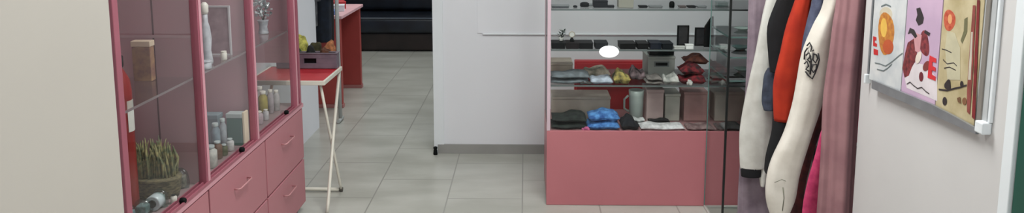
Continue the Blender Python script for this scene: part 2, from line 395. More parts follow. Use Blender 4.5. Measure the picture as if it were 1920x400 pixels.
# --- compartment 2
def Y2(px, py, z, Y, r=.02):
    while onY(Y, px, py).x > FX-.022-r: Y += .01
    return Vector((onY(Y, px, py).x, Y, z))
c = Y2(388, 100, SH, 2.75)
t = thing('figurine', 'tall pale slim bottle-shaped ornament on the glass shelf behind the second pane', 'ornament', c)
bm = B(); lathe(bm, [(.02, 0), (.022, .01), (.016, .05), (.02, .10), (.016, .14), (.009, .165), (.009, .19)], c, 20); obj('body', bm, mat('pearl', (198, 200, 206), .35, rgb2=(158, 160, 168), scale=30), t)
bm = B(); lathe(bm, [(.010, .19), (.014, .2), (.014, .225), (.006, .235)], c, 16); obj('stopper', bm, mat('cream_white', (226, 222, 212), .4), t)
c = Y2(412, 100, SH, 2.92, .05)
t = thing('picture_frame', 'thin upright silver frame with a dim mauve picture, behind the second glass pane', 'picture frame', c)
fw, fh = .047, .20
bm = B()
for a in ((-fw, -fw+.006, 0, fh), (fw-.006, fw, 0, fh), (-fw+.006, fw-.006, 0, .006), (-fw+.006, fw-.006, fh-.006, fh)): box(bm, c.x+a[0], c.x+a[1], c.y, c.y+.01, c.z+a[2], c.z+a[3])
obj('frame', bm, mat('pale_frame', (190, 186, 190), .4), t)
bm = B(); box(bm, c.x-fw+.006, c.x+fw-.006, c.y+.003, c.y+.008, c.z+.006, c.z+fh-.006); obj('picture', bm, mat('dim_picture', (150, 122, 130), .6, rgb2=(124, 96, 104), scale=25), t)
c = Y2(420, 110, SH, 2.80); jar('small_cup', c, .012, .035, mat('cream_white', (226, 222, 212), .4), 'small white pot in front of the thin silver frame', 'pot', neck=.8)
c = Y2(386, 140, SH, 2.66); jar('small_cup', c, .022, .03, mat('pearl', (198, 200, 206), .35), 'low pearly dish at the near end of the second shelf', 'dish', neck=.9, sh=.6)
# deck of compartment 2
c = Y2(444, 250, DECK, 2.985, .048)
c = Vector((-1.197, 2.985, DECK))
carton('green_box', c, .062, .045, .135, mat('dark_green_card', (66, 100, 92), .6, var=.15), 'dark green upright box with a cream edge, behind the second glass pane', 'box', mat('pale_lid', (176, 186, 186), .5))
gb = c
carton('card_box', Vector((-1.30, 2.965, DECK)), .09, .05, .135, mat('blue_grey_card', (136, 152, 160), .5, rgb2=(112, 128, 134), scale=14), 'blue-grey box at the back left of the dark green box, second compartment', 'box')
c = gb
bm = B(); box(bm, c.x+.034, c.x+.044, c.y-.022, c.y+.022, c.z, c.z+.14, .002)
tag(obj('cream_card', bm, mat('cream_card2', (222, 206, 180), .6, var=.05)), 'cream upright card leaning on the right side of the dark green box', 'card')
for i, (px, Y, r, h, q, lb) in enumerate([(404, 2.88, .018, .12, (130, 146, 156), 'blue-grey bottle left of the dark green box, standing furthest left'), (418, 2.93, .015, .125, (160, 166, 172), 'pale grey bottle touching the left side of the green box'), (392, 2.70, .025, .085, (196, 196, 190), 'white tub with a lid at the near end of the second compartment'), (406, 2.80, .018, .07, (120, 92, 78), 'small brown jar beside the white tub'), (430, 2.90, .016, .05, (206, 206, 204), 'low white jar between the brown jar and the green box'), (418, 2.84, .015, .045, (96, 100, 74), 'tiny olive jar behind the second black lock')]):
    c = Y2(px, 250, DECK, Y, r)
    jar('cosmetic_bottle' if h > .1 else 'cosmetic_jar', c, r, h, mat('jar_%d' % i, q, .35, rgb2=tuple(int(v*.8) for v in q), scale=40), lb, 'bottle' if h > .1 else 'jar', mat('pale_lid', (176, 186, 186), .5), 'jars and bottles behind the second pane')
# --- compartment 3
c = Y2(495, 80, SH, 3.46, .048)
t = thing('silver_bouquet', 'bunch of silvery white tinsel flowers on the shelf behind the third pane', 'bouquet', c)
bm = B(); lathe(bm, [(.022, 0), (.024, .005), (.018, .03), (.024, .06), (.027, .065)], c, 20); obj('pot', bm, mat('pearl', (198, 200, 206), .35), t)
bm = B()
for i in range(110):
    d = Vector((random.gauss(0, 1), random.gauss(0, 1), random.gauss(.4, .9))).normalized(); r = random.uniform(.02, .062)
    q = Vector(c)+Vector((0, 0, .115))+Vector((d.x*r*.8, d.y*r*.8, d.z*r*1.2))
    a = Vector((random.gauss(0, 1), random.gauss(0, 1), random.gauss(0, 1))).normalized()*.009; b = a.orthogonal().normalized()*.006
    prism(bm, [q+a, q+b, q-a, q-b], a.cross(b).normalized()*.001)
obj('petals', bm, mat('tinsel', (214, 220, 222), .25, .2, rgb2=(104, 112, 116), scale=45), t)
bm = B(); 
for i in range(6): tube(bm, [(c.x, c.y, c.z+.06), (c.x+.02*math.cos(i), c.y+.02*math.sin(i), c.z+.12)], .0015, 5)
obj('stems', bm, mat('stem_green', (80, 104, 84), .6), t)
for i, (px, Y, r, h, q, lb) in enumerate([(494, 3.42, .021, .12, (172, 158, 84), 'olive-yellow bottle behind the third glass pane'), (508, 3.47, .015, .115, (178, 168, 174), 'slim pale mauve bottle right of the olive-yellow one'), (519, 3.52, .016, .10, (188, 184, 184), 'pale grey jar in the middle of the third compartment'), (489, 3.49, .018, .125, (196, 190, 186), 'off-white bottle at the back, nearest the far end of the cabinet'), (485, 3.28, .019, .06, (190, 170, 176), 'low pinkish jar beside the second post'), (498, 3.35, .014, .05, (206, 204, 206), 'low white jar next to the sliding pane in the third compartment')]):
    c = Y2(px, 210, DECK, Y, r)
    jar('cosmetic_bottle' if h > .09 else 'cosmetic_jar', c, r, h, mat('jarc_%d' % i, q, .35, rgb2=tuple(int(v*.85) for v in q), scale=40), lb, 'bottle' if h > .09 else 'jar', mat('cream_white', (226, 222, 212), .4), 'jars and bottles behind the third pane')

# ================================================================== FOLDING TABLE
TZ = .66
a = onZ(TZ, 607, 153); b_ = onZ(TZ, 643, 125)
TX1 = (a.x+b_.x)/2; TY0, TY1 = a.y, b_.y; TX0 = XL+.02
t = thing('folding_table', 'small folding table with a red top and white crossed legs, past the pink cabinet', 'table', ((TX0+TX1)/2, (TY0+TY1)/2, 0))
bm = B(); box(bm, TX0+.012, TX1-.012, TY0+.012, TY1-.012, TZ-.018, TZ, .002); obj('tabletop', bm, RED, t)
bm = B()
for q in ((TX0, TX1, TY0, TY0+.012), (TX0, TX1, TY1-.012, TY1), (TX0, TX0+.012, TY0+.012, TY1-.012), (TX1-.012, TX1, TY0+.012, TY1-.012)): box(bm, *q, TZ-.022, TZ+.002, .003)
obj('edge_band', bm, WMETAL, t)
f1 = onZ(0, 612, 404); f1.y = 3.60; f2 = onZ(.012, 640, 356)
for X in (TX0+.03, TX1-.012):
    fy = f1.y if X > -1.2 else 3.68; dx = f1.x-X+.004 if X > -1.2 else 0; dx2 = f2.x-X+.018 if X > -1.2 else 0
    bm = B(); tube(bm, [(X, TY1-.02, TZ-.025), (X+dx*.4, (TY1+fy)/2+.03, .38), (X+dx, fy+.03, .05), (X+dx, fy+.01, .012)], .0085); obj('leg', bm, WMETAL, t)
    bm = B(); tube(bm, [(X-.018, TY0+.03, TZ-.025), (X-.018+dx2*.35, TY0+.08, .40), (X-.018+dx2, f2.y-.02, .05), (X-.018+dx2, f2.y, .014)], .0075); obj('leg', bm, WMETAL, t)
bm = B(); tube(bm, [(TX0+.012, f2.y, .014), (f2.x-.01, f2.y, .014)], .010); obj('foot_bar', bm, WMETAL, t)
bm = B(); tube(bm, [(f2.x-.01, f2.y, .014), (f2.x+.008, f2.y, .014)], .0125); obj('foot_cap', bm, mat('dark_cap', (84, 80, 74), .5), t)
# crate on the table
CR = mat('mauve_crate', (118, 104, 116), .55, rgb2=(96, 84, 96), scale=12)
cy0 = onZ(TZ+.002, 590, 129).y; cx1 = TX1-.012; cx0 = cx1-.34; cy1 = TY1-.012; ch = .082
zt = TZ+.003
t = thing('plastic_crate', 'mauve-grey crate with a handle slot, on the red folding table', 'crate', ((cx0+cx1)/2, (cy0+cy1)/2, zt))
bm = B(); mx = cx0+.19
box(bm, cx0, cx1, cy0, cy0+.01, zt, zt+ch*.35, .001); box(bm, cx0, mx-.035, cy0, cy0+.01, zt+ch*.35, zt+ch*.7, .001); box(bm, mx+.035, cx1, cy0, cy0+.01, zt+ch*.35, zt+ch*.7, .001); box(bm, cx0, cx1, cy0, cy0+.01, zt+ch*.7, zt+ch, .001)
obj('front_wall', bm, CR, t)
bm = B(); box(bm, cx0, cx1, cy1-.01, cy1, zt, zt+ch, .001); obj('back_wall', bm, CR, t)
for x in (cx0, cx1-.01):
    bm = B(); box(bm, x, x+.01, cy0+.01, cy1-.01, zt, zt+ch, .001); obj('side_wall', bm, CR, t)
bm = B(); box(bm, cx0+.01, cx1-.01, cy0+.01, cy1-.01, zt, zt+.006); obj('base', bm, CR, t)
bm = B(); box(bm, mx-.035, mx+.035, cy0+.012, cy0+.014, zt+ch*.35, zt+ch*.7); obj('inner_flap', bm, BLACK, t)
bm = B()
for q in ((cx0-.004, cx1+.004, cy0-.004, cy0+.012), (cx0-.004, cx1+.004, cy1-.012, cy1+.004), (cx0-.004, cx0+.012, cy0+.012, cy1-.012), (cx1-.012, cx1+.004, cy0+.012, cy1-.012)): box(bm, *q, zt+ch, zt+ch+.006, .002)
obj('rim', bm, CR, t)
def bundle(c, r, h, m, label, seed, cat='cloth', name='rolled_cloth', group=None):
    bm = B(); random.seed(seed)
    bmesh.ops.create_icosphere(bm, subdivisions=4, radius=1)
    for v in bm.verts:
        k = 1+.10*math.sin(5*v.co.x+seed)+.09*math.sin(7*v.co.y+2*seed)+.07*math.sin(9*v.co.z+seed*3)
        v.co *= k; v.co.x *= r; v.co.y *= r*1.0; v.co.z = (v.co.z+1.0)*.5*h
    lo = min(v.co.z for v in bm.verts)
    bm.transform(Matrix.Translation((c[0], c[1], c[2]-lo)))
    return tag(obj(name, bm, m, smooth=True), label, cat, group)
zf = zt+.0055
yb = (cy0+cy1)/2
BN = [(557, .036, .100, (60, 84, 44), 'dark green cloth bundle at the front left of the crate', cy0+.058), (583, .036, .112, (26, 26, 26), 'black cloth bundle at the front middle of the crate', cy0+.058), (609, .034, .104, (104, 60, 40), 'dark brown bundle at the front right of the crate', cy0+.058),
      (566, .038, .160, (204, 200, 100), 'yellow-green soft cloth bundle standing highest in the mauve crate', cy0+.14), (593, .036, .130, (66, 62, 34), 'dark olive bundle behind the black one in the crate', cy0+.145), (619, .036, .128, (190, 122, 80), 'orange-tan bundle at the back right of the crate', cy0+.14)]
for i, (px, r, h, q, lb, y) in enumerate(BN):
    x = onY(y, px, 95).x; x = min(max(x, cx0+.014+r*1.12), cx1-.014-r*1.12)
    bundle((x, y, zf), r*.88, h*.93, mat('bundle_%d' % i, q, .85, rgb2=tuple(int(v*.6) for v in q), scale=45), lb, i+1, group='soft bundles in the crate')

# ================================================================== FAR LEFT: hanging coats, counter, sofa
RY = 5.32
px0, px1 = onY(RY, 600, 60).x, onY(RY, 633, 60).x
t = thing('clothes_rack', 'pale upright clothes rack just behind the end of the left wall', 'rack', (px1-.3, RY, 0))
for x in (px1, px1-.62):
    bm = B(); tube(bm, [(x, RY, .03), (x, RY, 1.5)], .014); obj('upright', bm, mat('rack_pale', (176, 178, 176), .4), t)
    bm = B(); tube(bm, [(x, RY-.06, .016), (x, RY+.06, .016)], .014); obj('foot', bm, mat('rack_pale', (176, 178, 176), .4), t)
bm = B(); tube(bm, [(px1, RY, 1.5), (px1-.62, RY, 1.5)], .012); obj('rail', bm, CHROME, t)
def coat(X, Y, zb, zt_, rx, m, label, lowm=None, zm=None, name='hanging_coat', group='dark coats on the far rack'):
    t = thing(name, label, 'coat', (X, Y, zb), group)
    rows = dense([(X, Y, zb, rx*.95, .045), (X, Y, zb+.25, rx, .05), (X, Y, zt_-.18, rx*.98, .05), (X, Y, zt_-.06, rx*.8, .04), (X, Y, zt_, rx*.2, .025)], 4)
    bm = B(); loft(bm, rows, 36, .05, 6, X*9); obj('body', bm, m, t, True)
    bm = B(); tube(bm, [(X-.0, Y, zt_), (X, Y, zt_+.03), (X+.012, Y, zt_+.05), (X+.01, Y, 1.513+.0), (X, Y, 1.518)], .002); obj('hanger', bm, CHROME, t)
    for s in (-1, 1):
        bm = B(); rs = dense([(X+s*(rx+.005), Y-.03, zt_-.55, .03, .035), (X+s*(rx), Y-.02, zt_-.3, .036, .04), (X+s*(rx*.8), Y, zt_-.08, .04, .04)], 4); loft(bm, rs, 16, .06, 3)
        obj('sleeve', bm, m, t, True)
zb = onY(RY, 615, 80).z
coat(px1-.11, RY+.035, zb, 1.46, .055, mat('navy_fabric', (22, 32, 48), .9, rgb2=(12, 18, 28), scale=20), 'dark navy coat hanging next to the pale upright of the far rack')
coat(px1-.17, RY-.10, onY(RY, 606, 45).z, 1.46, .055, mat('grey_mottled', (112, 112, 116), .9, rgb2=(52, 54, 60), scale=28), 'mottled grey coat hanging in front of the navy one')
coat(px1-.135, RY+.15, zb-.01, 1.46, .07, BLKF, 'black long coat hanging behind the grey one on the far rack')
# counter
KX = -1.433; ky0, ky1 = 5.70, 6.42; KT = .735; kx0 = -2.1
t = thing('counter', 'dark red panel-legged counter with a pale pink top, in the far room', 'counter', ((KX+kx0)/2, (ky0+ky1)/2, 0))
for (a, b) in ((ky0, ky0+.04), (ky1-.05, ky1)):
    bm = B(); box(bm, kx0, KX, a, b, .03, KT-.025, .003); e = obj('end_panel', bm, REDD, t)
    bm = B(); box(bm, kx0-.005, KX+.006, a-.008, b+.006, 0, .03, .002); obj('foot_strip', bm, mat('dusty_pink_plinth', (168, 110, 108), .5), t).parent = e
bm = B(); box(bm, kx0, kx0+.03, ky0+.04, ky1-.05, .12, KT-.025, .003); obj('back_panel', bm, REDD, t)
bm = B(); box(bm, kx0-.02, KX+.02, ky0-.02, ky1+.02, KT-.025, KT, .004); obj('worktop', bm, mat('pale_pink_top', (224, 178, 184), .4), t)
for i, (dx, dy, sx, sy, h, q, lb) in enumerate([(-.10, .08, .10, .14, .03, (88, 116, 170), 'blue flat box on the near end of the far counter'), (-.08, .27, .09, .10, .05, (222, 224, 230), 'white box on the middle of the far counter'), (-.16, .45, .16, .18, .06, (188, 46, 52), 'red box at the far end of the far counter'), (-.24, .12, .10, .1, .06, (70, 90, 130), 'dark blue box left of the blue flat box')]):
    carton('small_box', Vector((KX+dx, ky0+dy+.02, KT)), sx, sy, h, mat('kbox_%d' % i, q, .5), lb, rz=.2*i, group='boxes on the far counter')
# sofa
SX0, SX1, SY = -3.0, -.45, 8.08
LEA = mat('dark_leather', (26, 34, 46), .33, rgb2=(16, 20, 28), scale=5); LEB = mat('brown_black_leather', (38, 28, 26), .5, rgb2=(20, 14, 14), scale=5)
t = thing('sofa', 'long dark navy and black leather sofa at the end of the far room', 'sofa', ((SX0+SX1)/2, SY+.4, 0))
bm = B(); box(bm, SX0+.1, SX1-.1, SY+.02, SY+.85, .012, .205, .02); obj('base', bm, LEB, t)
for i in range(1):
    wd = (SX1-SX0-.36); x0 = SX0+.18+i*wd
    bm = B(); box(bm, x0+.005, x0+wd-.005, SY-.02, SY+.62, .205, .385, .045, seg=4); obj('seat_cushion', bm, LEA, t, True)
    bm = B(); box(bm, x0+.005, x0+wd-.005, SY+.50, SY+.72, .39, .84, .06, seg=4); obj('back_cushion', bm, LEA, t, True)
for x in (SX0, SX1-.18):
    bm = B(); box(bm, x, x+.18, SY-.02, SY+.9, .03, .62, .05, seg=4); obj('armrest', bm, LEA, t, True)
bm = B(); box(bm, SX0+.1, SX1-.1, SY+.68, SY+.9, .1, .8, .04, seg=3); obj('back_frame', bm, LEA, t, True)
for x in (SX0+.15, SX1-.15):
    for y in (SY+.1, SY+.8):
        bm = B(); lathe(bm, [(.02, 0), (.026, .03)], (x, y, 0), 12); obj('foot', bm, BLACK, t)
bm = B(); tube(bm, [(SX0+.2, SY-.022, .379), (SX1-.2, SY-.022, .379)], .006); obj('edge_highlight', bm, mat('grey_highlight', (92, 100, 112), .4), t)  # pale line paints the highlight along the seat cushion edge

# ================================================================== PINK DISPLAY CASE
C0, C1, CF, CK = .114, 1.46, 3.759, 4.22
BT = .404
t = thing('display_case', 'wide pink display case with glass shelves and plain pink base, against white wall', 'display case', ((C0+C1)/2, (CF+CK)/2, 0))
case = t
bm = B(); box(bm, C0, C1, CF+.016, CK, .012, BT-.018, .002); obj('base', bm, PINKS, t)
bm = B(); box(bm, C0, C1, CF, CF+.016, .001, BT-.0, .002); obj('front_panel', bm, PINKS, t)
bm = B(); box(bm, C0+.01, C1-.01, CF+.02, CK-.02, 0, .012); obj('plinth', bm, mat('dark_plinth', (70, 40, 42), .6), t)
bm = B(); box(bm, C0, C1, CF+.016, CK, BT-.018, BT-.006, .002); obj('deck', bm, mat('deck_pink', (186, 140, 142), .4), t)
CT = 1.75
bm = B(); box(bm, C0, C0+.018, CF, CF+.022, BT, CT, .002); obj('post', bm, PINKP, t)
bm = B(); box(bm, C0, C0+.012, CK-.018, CK, BT-.006, CT, .002); obj('post', bm, PINKP, t)
bm = B(); box(bm, C0+.003, C0+.008, CF+.022, CK-.018, BT-.006, CT); obj('side_glass', bm, G_CLEAR, t)
bm = B(); box(bm, C1-.018, C1, CF+.016, CK, BT-.006, CT, .002); obj('end_panel', bm, PINKP, t)
bm = B(); box(bm, C0, C1, CF, CK, CT, CT+.006, .001); obj('top_glass', bm, G_CLEAR, t)
bm = B(); box(bm, C0+.018, C1-.018, CF+.008, CF+.012, BT+.0, CT); obj('front_glass', bm, G_CLEAR, t)
S1, S2, S3 = .640, .828, 1.038
for z in (S1, S2, S3, 1.27):
    bm = B(); box(bm, C0+.02, C1-.02, CF+.03, CK-.02, z-.006, z); s = obj('glass_shelf', bm, G_CLEAR, t)
    bm = B(); box(bm, C0+.02, C1-.02, CF+.026, CF+.03, z-.007, z+.001); sub('shelf_edge', bm, mat('shelf_edge', (104, 112, 112), .3, var=.2), s, t)

def cpos(px, Y): return onY(Y, px, 100).x
def cbox(px0, px1, ytop, Y, z, depth, m, label, name='gadget_box', cat='box', lid=None, group=None, h=None):
    x0, x1 = onY(Y, px0, 100).x, onY(Y, px1, 100).x
    hh = h if h else max(.008, onY(Y, px0, ytop).z-z)
    return carton(name, Vector(((x0+x1)/2, Y+depth/2, z+.001)), x1-x0, depth, hh, m, label, cat, lid, group=group)
DG = mat('dark_grey_card', (24, 27, 32), .7, var=.3, scale=30, spec=.2); MG = mat('mid_grey_card', (120, 124, 126), .5, var=.2); LG = mat('light_card', (206, 206, 202), .5, var=.06)
OL = mat('olive_dark', (58, 60, 48), .5, var=.2); TAN = mat('tan_card', (188, 174, 158), .7, rgb2=(168, 150, 138), scale=12); NAVY = mat('navy_card', (24, 30, 42), .7, spec=.2)
# top shelf (S3)
g = 'small dark items on the top shelf of the pink case'
def pouch(px0, px1, ytop, Y, z, dep, m, label, name='sunglasses_case'):
    x0, x1 = onY(Y, px0, 100).x, onY(Y, px1, 100).x; h = max(.01, onY(Y, px0, ytop).z-z)
    cx_, rx = (x0+x1)/2, (x1-x0)/2; cyy = Y+dep/2
    th = thing(name, label, 'case', (cx_, cyy, z+.001), g)
    bm = B(); loft(bm, dense([(cx_, cyy, z+.001, rx*.9, dep*.42), (cx_, cyy, z+h*.25, rx, dep*.5), (cx_, cyy, z+h*.5, rx, dep*.5)], 3), 24); obj('body', bm, m, th, True)
    bm = B(); loft(bm, dense([(cx_, cyy, z+h*.52, rx, dep*.5), (cx_, cyy, z+h*.8, rx*.93, dep*.44), (cx_, cyy, z+h, rx*.5, dep*.2)], 3), 24); obj('lid', bm, m, th, True)
YT = 3.84
cbox(1034, 1066, 12, YT, S3, .07, NAVY, 'flat dark blue-grey box at the far left of the top shelf', lid=MG, group=g)
pouch(1074, 1082, 11, YT, S3, .04, DG, 'tiny dark case just right of the dark blue flat box')
pouch(1087, 1104, 5, YT+.02, S3, .05, BLACK, 'small black case raised on the top shelf, left of the grey block')
cbox(1112, 1138, 2, YT, S3, .08, DG, 'dark grey block box, tallest on the left half of the top shelf', group=g)
cbox(1138, 1150, 12, YT, S3, .05, DG, 'low dark box touching the tall grey block', group=g)
t = cbox(1158, 1186, 10, YT, S3-.0, .07, mat('tan_grey', (150, 148, 138), .6), 'grey tray with a dark olive lid on the top shelf', lid=OL, group=g, h=.055)
cbox(1100, 1112, 14, YT+.06, S3, .05, MG, 'small mid-grey box behind the tall grey block', group=g)
pouch(1253, 1263, 3, YT, S3, .03, BLACK, 'small upright black case on the right half of the top shelf')
for i, (a, b, tp) in enumerate([(1197, 1212, 15), (1216, 1240, 14), (1272, 1284, 14), (1288, 1302, 15), (1306, 1322, 14)]):
    cbox(a, b, tp, YT, S3, .05, [DG, MG, mat('brown_dark', (84, 72, 72), .5), DG, MG][i], ['low dark box right of the olive-lidded tray', 'low grey box between the low dark box and the upright black case', 'low brown box right of the upright black case', 'low dark box right of the low brown one', 'low grey box nearest the glass cabinet corner on the top shelf'][i], group=g)
cbox(1343, 1362, 5, YT+.05, S3, .06, mat('teal_grey', (92, 110, 108), .5), 'grey-green box on the top shelf behind the glass showcase corner', group=g)
# second shelf (S2)
g2 = 'dark items on the second shelf of the pink case'; YM = 3.80
segs = [(1034, 1060, 82), (1061, 1086, 82), (1086, 1112, 82), (1116, 1140, 82), (1162, 1192, 83), (1195, 1216, 83), (1219, 1240, 82), (1242, 1262, 83)]
sl = ['black flat case at the left end of the second shelf, under the plant', 'black flat case under the round clock', 'black flat case right of the clock', 'dark grey flat case left of the bright oval glint', 'black flat case right of the bright oval glint', 'black flat case above the red box right end', 'dark flat case above the grey organiser', 'dark flat case just before the standing black frames']
for (a, b, tp), l, m in zip(segs, sl, [BLACK, mat('black_brown', (26, 20, 22), .7, spec=.2), BLACK, DG, BLACK, BLACK, NAVY, DG]):
    cbox(a+.3, b-.3, tp-1, YM, S2, .10, m, l, 'flat_case', 'case', group=g2)
p2 = S2+.002+(onY(YM, 1050, 81).z-S2)
# plant
c = Vector((cpos(1052, YM+.05), YM+.05, p2+.001))
t = thing('small_plant', 'small dark green plant in a pot on the second shelf, left end', 'plant', c)
bm = B(); lathe(bm, [(.008, 0), (.011, .002), (.013, .018), (.012, .02)], c, 16); obj('pot', bm, LG, t)
bm = B()
for i in range(26):
    a = i*2.4; r = .006+.016*(i % 5)/5; z = .018+.042*i/26
    q = Vector((c.x+r*math.cos(a)+.010*(i/26), c.y+r*math.sin(a), c.z+z)); u = Vector((math.cos(a), math.sin(a), .5))*.009; v = Vector((-math.sin(a), math.cos(a), 0))*.005
    prism(bm, [q-u, q+v, q+u, q-v], (0, 0, .001))
obj('leaves', bm, mat('dark_leaf', (30, 62, 44), .6, rgb2=(18, 34, 26), scale=60), t)
bm = B(); tube(bm, [(c.x, c.y, c.z+.015), (c.x+.006, c.y, c.z+.05)], .0015, 6); obj('stem', bm, mat('dark_leaf2', (34, 54, 38), .6), t)
# round clock-like item: ring on a dark stand
c = Vector((cpos(1072, YM+.04), YM+.04, p2+.001))
t = thing('table_clock', 'tiny round beige ring-shaped clock on a dark foot, right of the small plant', 'clock', c)
bm = B(); bmesh.ops.create_circle
rings = []
for i in range(24):
    a = 2*math.pi*i/24; rings.append((c.x+.014*math.cos(a), c.y, c.z+.036+.014*math.sin(a)))
tube(bm, rings+[rings[0]], .0028, 8); obj('rim', bm, mat('beige_rim', (170, 160, 146), .5), t)
bm = B(); lathe(bm, [(.0125, -.002), (.0125, .002)], (0, 0, 0), 24); bm.transform(Matrix.Translation((c.x, c.y, c.z+.036)) @ Matrix.Rotation(math.pi/2, 4, 'X')); obj('face', bm, LG, t)
bm = B(); loft(bm, [(c.x, c.y, c.z, .013, .01), (c.x, c.y, c.z+.012, .009, .008), (c.x, c.y, c.z+.020, .004, .004)], 16); obj('foot', bm, BLACK, t)
# glowing disc added for a lamp's reflection in the glass, with its bracket
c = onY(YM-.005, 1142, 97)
t = thing('oval_glint', 'bright glowing white oval disc added as a lamp glint, on the second shelf', 'lamp', (c.x, YM+.02, S2+.001))
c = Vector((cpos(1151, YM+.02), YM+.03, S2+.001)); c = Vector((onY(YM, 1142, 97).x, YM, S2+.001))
bm = B(); box(bm, c.x-.02, c.x+.02, c.y+.0, c.y+.05, c.z+.001, c.z+.007, .002); tube(bm, [(c.x, c.y+.03, c.z+.006), (c.x, 3.785, c.z+.008)], .0035); obj('added_glint_bracket', bm, LG, t)
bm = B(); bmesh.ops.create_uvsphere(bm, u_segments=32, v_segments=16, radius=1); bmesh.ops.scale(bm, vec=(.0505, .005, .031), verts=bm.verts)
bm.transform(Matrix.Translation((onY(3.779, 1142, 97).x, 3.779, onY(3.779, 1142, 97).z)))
obj('glint_disc', bm, mat('glint_white', (255, 255, 255), .4, var=.0, emit=1.6), t, True)
# standing black frames
for (a, b, tp, lb) in ((1269, 1291, 48, 'black standing frame on the second shelf, the one standing alone'), (1302, 1322, 52, 'black standing frame beside the slanted black panel')):
    Y = YM+.10; x0, x1 = cpos(a, Y), cpos(b, Y); z0 = S2+.001; z1 = onY(Y, a, tp).z
    t = thing('photo_frame', lb, 'frame', ((x0+x1)/2, Y, z0))
    bm = B()
    for q in ((x0, x0+.008, z0, z1), (x1-.008, x1, z0, z1), (x0+.008, x1-.008, z0, z0+.008), (x0+.008, x1-.008, z1-.008, z1)): box(bm, q[0], q[1], Y, Y+.012, q[2], q[3], .001)
    obj('frame', bm, BLACK, t)
    bm = B(); box(bm, x0+.008, x1-.008, Y+.004, Y+.01, z0+.008, z1-.008); obj('picture', bm, mat('dark_picture', (44, 42, 46), .4, rgb2=(24, 24, 28), scale=30), t)
    bm = B(); prism(bm, [((x0+x1)/2-.01, Y+.012, z0), ((x0+x1)/2-.01, Y+.05, z0), ((x0+x1)/2-.01, Y+.012, z0+(z1-z0)*.7)], (.02, 0, 0)); obj('stand', bm, BLACK, t)
Y = YM+.07
pts = [(1320, 92), (1338, 92), (1338, 31), (1334, 32), (1322, 50)]
bm = B(); prism(bm, [Vector((onY(Y, *q).x, Y, max(onY(Y, *q).z, S2+.001))) for q in pts], (0, .014, 0))
tag(obj('slanted_panel', bm, BLACK), 'black panel with a slanted top edge, right of the black frames', 'panel')
cbox(1286, 1300, 84, YM-.0, S2, .03, mat('bright_white', (240, 240, 238), .4, var=.02), 'small white carton lying before the standing black frames', group='white cartons')
cbox(1264, 1284, 88, YM+.0, S2, .03, LG, 'flat pale carton left of the small white one', group='white cartons')
cbox(1176, 1184, 79, YM+.10, S2, .03, LG, 'tiny white carton behind the black flat case right of the oval glint', group='white cartons')
# third shelf (S1): folded clothes
def folded(px0, px1, py0, py1, Y, z, dep, m, label, seed=1, amp=1.0, tilt=0, name='folded_cloth', cat='clothes', group='folded clothes in the pink case', layers=2):
    x0, x1 = onY(Y, px0, 100).x, onY(Y, px1, 100).x; zt_ = z+max(.012, onY(Y, px0, py0).z-onY(Y, px0, py1).z)
    bm = B(); rnd = random.Random(seed); nx, ny = 18, 8; h = (zt_-z)/layers
    for l in range(layers):
        zz = z+.001+l*h; s = rnd.uniform(.86, 1) if l else 1; sx = rnd.uniform(-.02, .02)*(x1-x0)
        X0, X1 = (x0+x1)/2-(x1-x0)/2*s+sx, (x0+x1)/2+(x1-x0)/2*s+sx
        grid_t, grid_b = [], []
        for j in range(ny+1):
            rt, rb = [], []
            for i in range(nx+1):
                u, v = i/nx, j/ny; e = min(1, 6*min(u, 1-u, v*1.0, 1-v)+.0); e = math.sqrt(max(0, e))
                wv = tilt*(u-.5)+amp*.22*math.sin(7*u+seed+l*2)+.16*math.sin(11*v+5*u+seed)+.10*math.sin(17*u-3*v+seed)
                xx = X0+(X1-X0)*u; yy = Y+dep*v+.006*math.sin(9*u+seed+l)
                rt.append(bm.verts.new((xx, yy, zz+h*(.42+.5*e*(.85+wv)))))
                rb.append(bm.verts.new((xx, yy, zz+h*(.36*(1-e)))))
            grid_t.append(rt); grid_b.append(rb)
        for j in range(ny):
            for i in range(nx):
                bm.faces.new((grid_t[j][i], grid_t[j][i+1], grid_t[j+1][i+1], grid_t[j+1][i]))
                bm.faces.new((grid_b[j][i], grid_b[j+1][i], grid_b[j+1][i+1], grid_b[j][i+1]))
        for i in range(nx):
            bm.faces.new((grid_t[0][i], grid_b[0][i], grid_b[0][i+1], grid_t[0][i+1])); bm.faces.new((grid_t[ny][i], grid_t[ny][i+1], grid_b[ny][i+1], grid_b[ny][i]))
        for j in range(ny):
            bm.faces.new((grid_t[j][0], grid_t[j+1][0], grid_b[j+1][0], grid_b[j][0])); bm.faces.new((grid_t[j][nx], grid_b[j][nx], grid_b[j+1][nx], grid_t[j+1][nx]))
    return tag(obj(name, bm, m, smooth=True), label, cat, group)
def fab(n, a, b=None, s=30): return mat(n, a, .9, rgb2=b or tuple(int(v*.75) for v in a), scale=s, bump=.2)
folded(1033, 1107, 148, 168, 3.80, S1, .14, fab('grey_blue_cloth', (116, 124, 130)), 'folded grey-blue cloth at the left end of the third shelf', 1)
folded(1108, 1150, 156, 168, 3.80, S1, .12, fab('pale_blue_cloth', (188, 198, 212)), 'thin pale blue folded cloth between the grey-blue and dark ones', 2, layers=1)
folded(1096, 1146, 138, 156, 3.95, S1, .12, fab('cream_olive_cloth', (206, 190, 172), (84, 86, 70), 16), 'crumpled cream and olive cloth lying before the red board', 3, 1.8, -.5, layers=1)
folded(1088, 1112, 166, 172, 3.795, S1-.0, .0+.05, fab('dark_mix', (70, 66, 64)), 'narrow dark cloth between the grey-blue and pale blue folded ones', 4, layers=1)
folded(1152, 1184, 146, 168, 3.80, S1, .12, fab('olive_black_cloth', (190, 172, 96), (38, 36, 38), 26), 'crumpled olive-yellow and black cloth in the middle of the third shelf', 5, 2.2, layers=1)
folded(1184, 1212, 146, 166, 3.90, S1, .12, fab('black_pink_cloth', (176, 150, 156), (36, 32, 36), 26), 'pinkish grey and black cloth right of the olive and black one', 6, 2.2, layers=1)
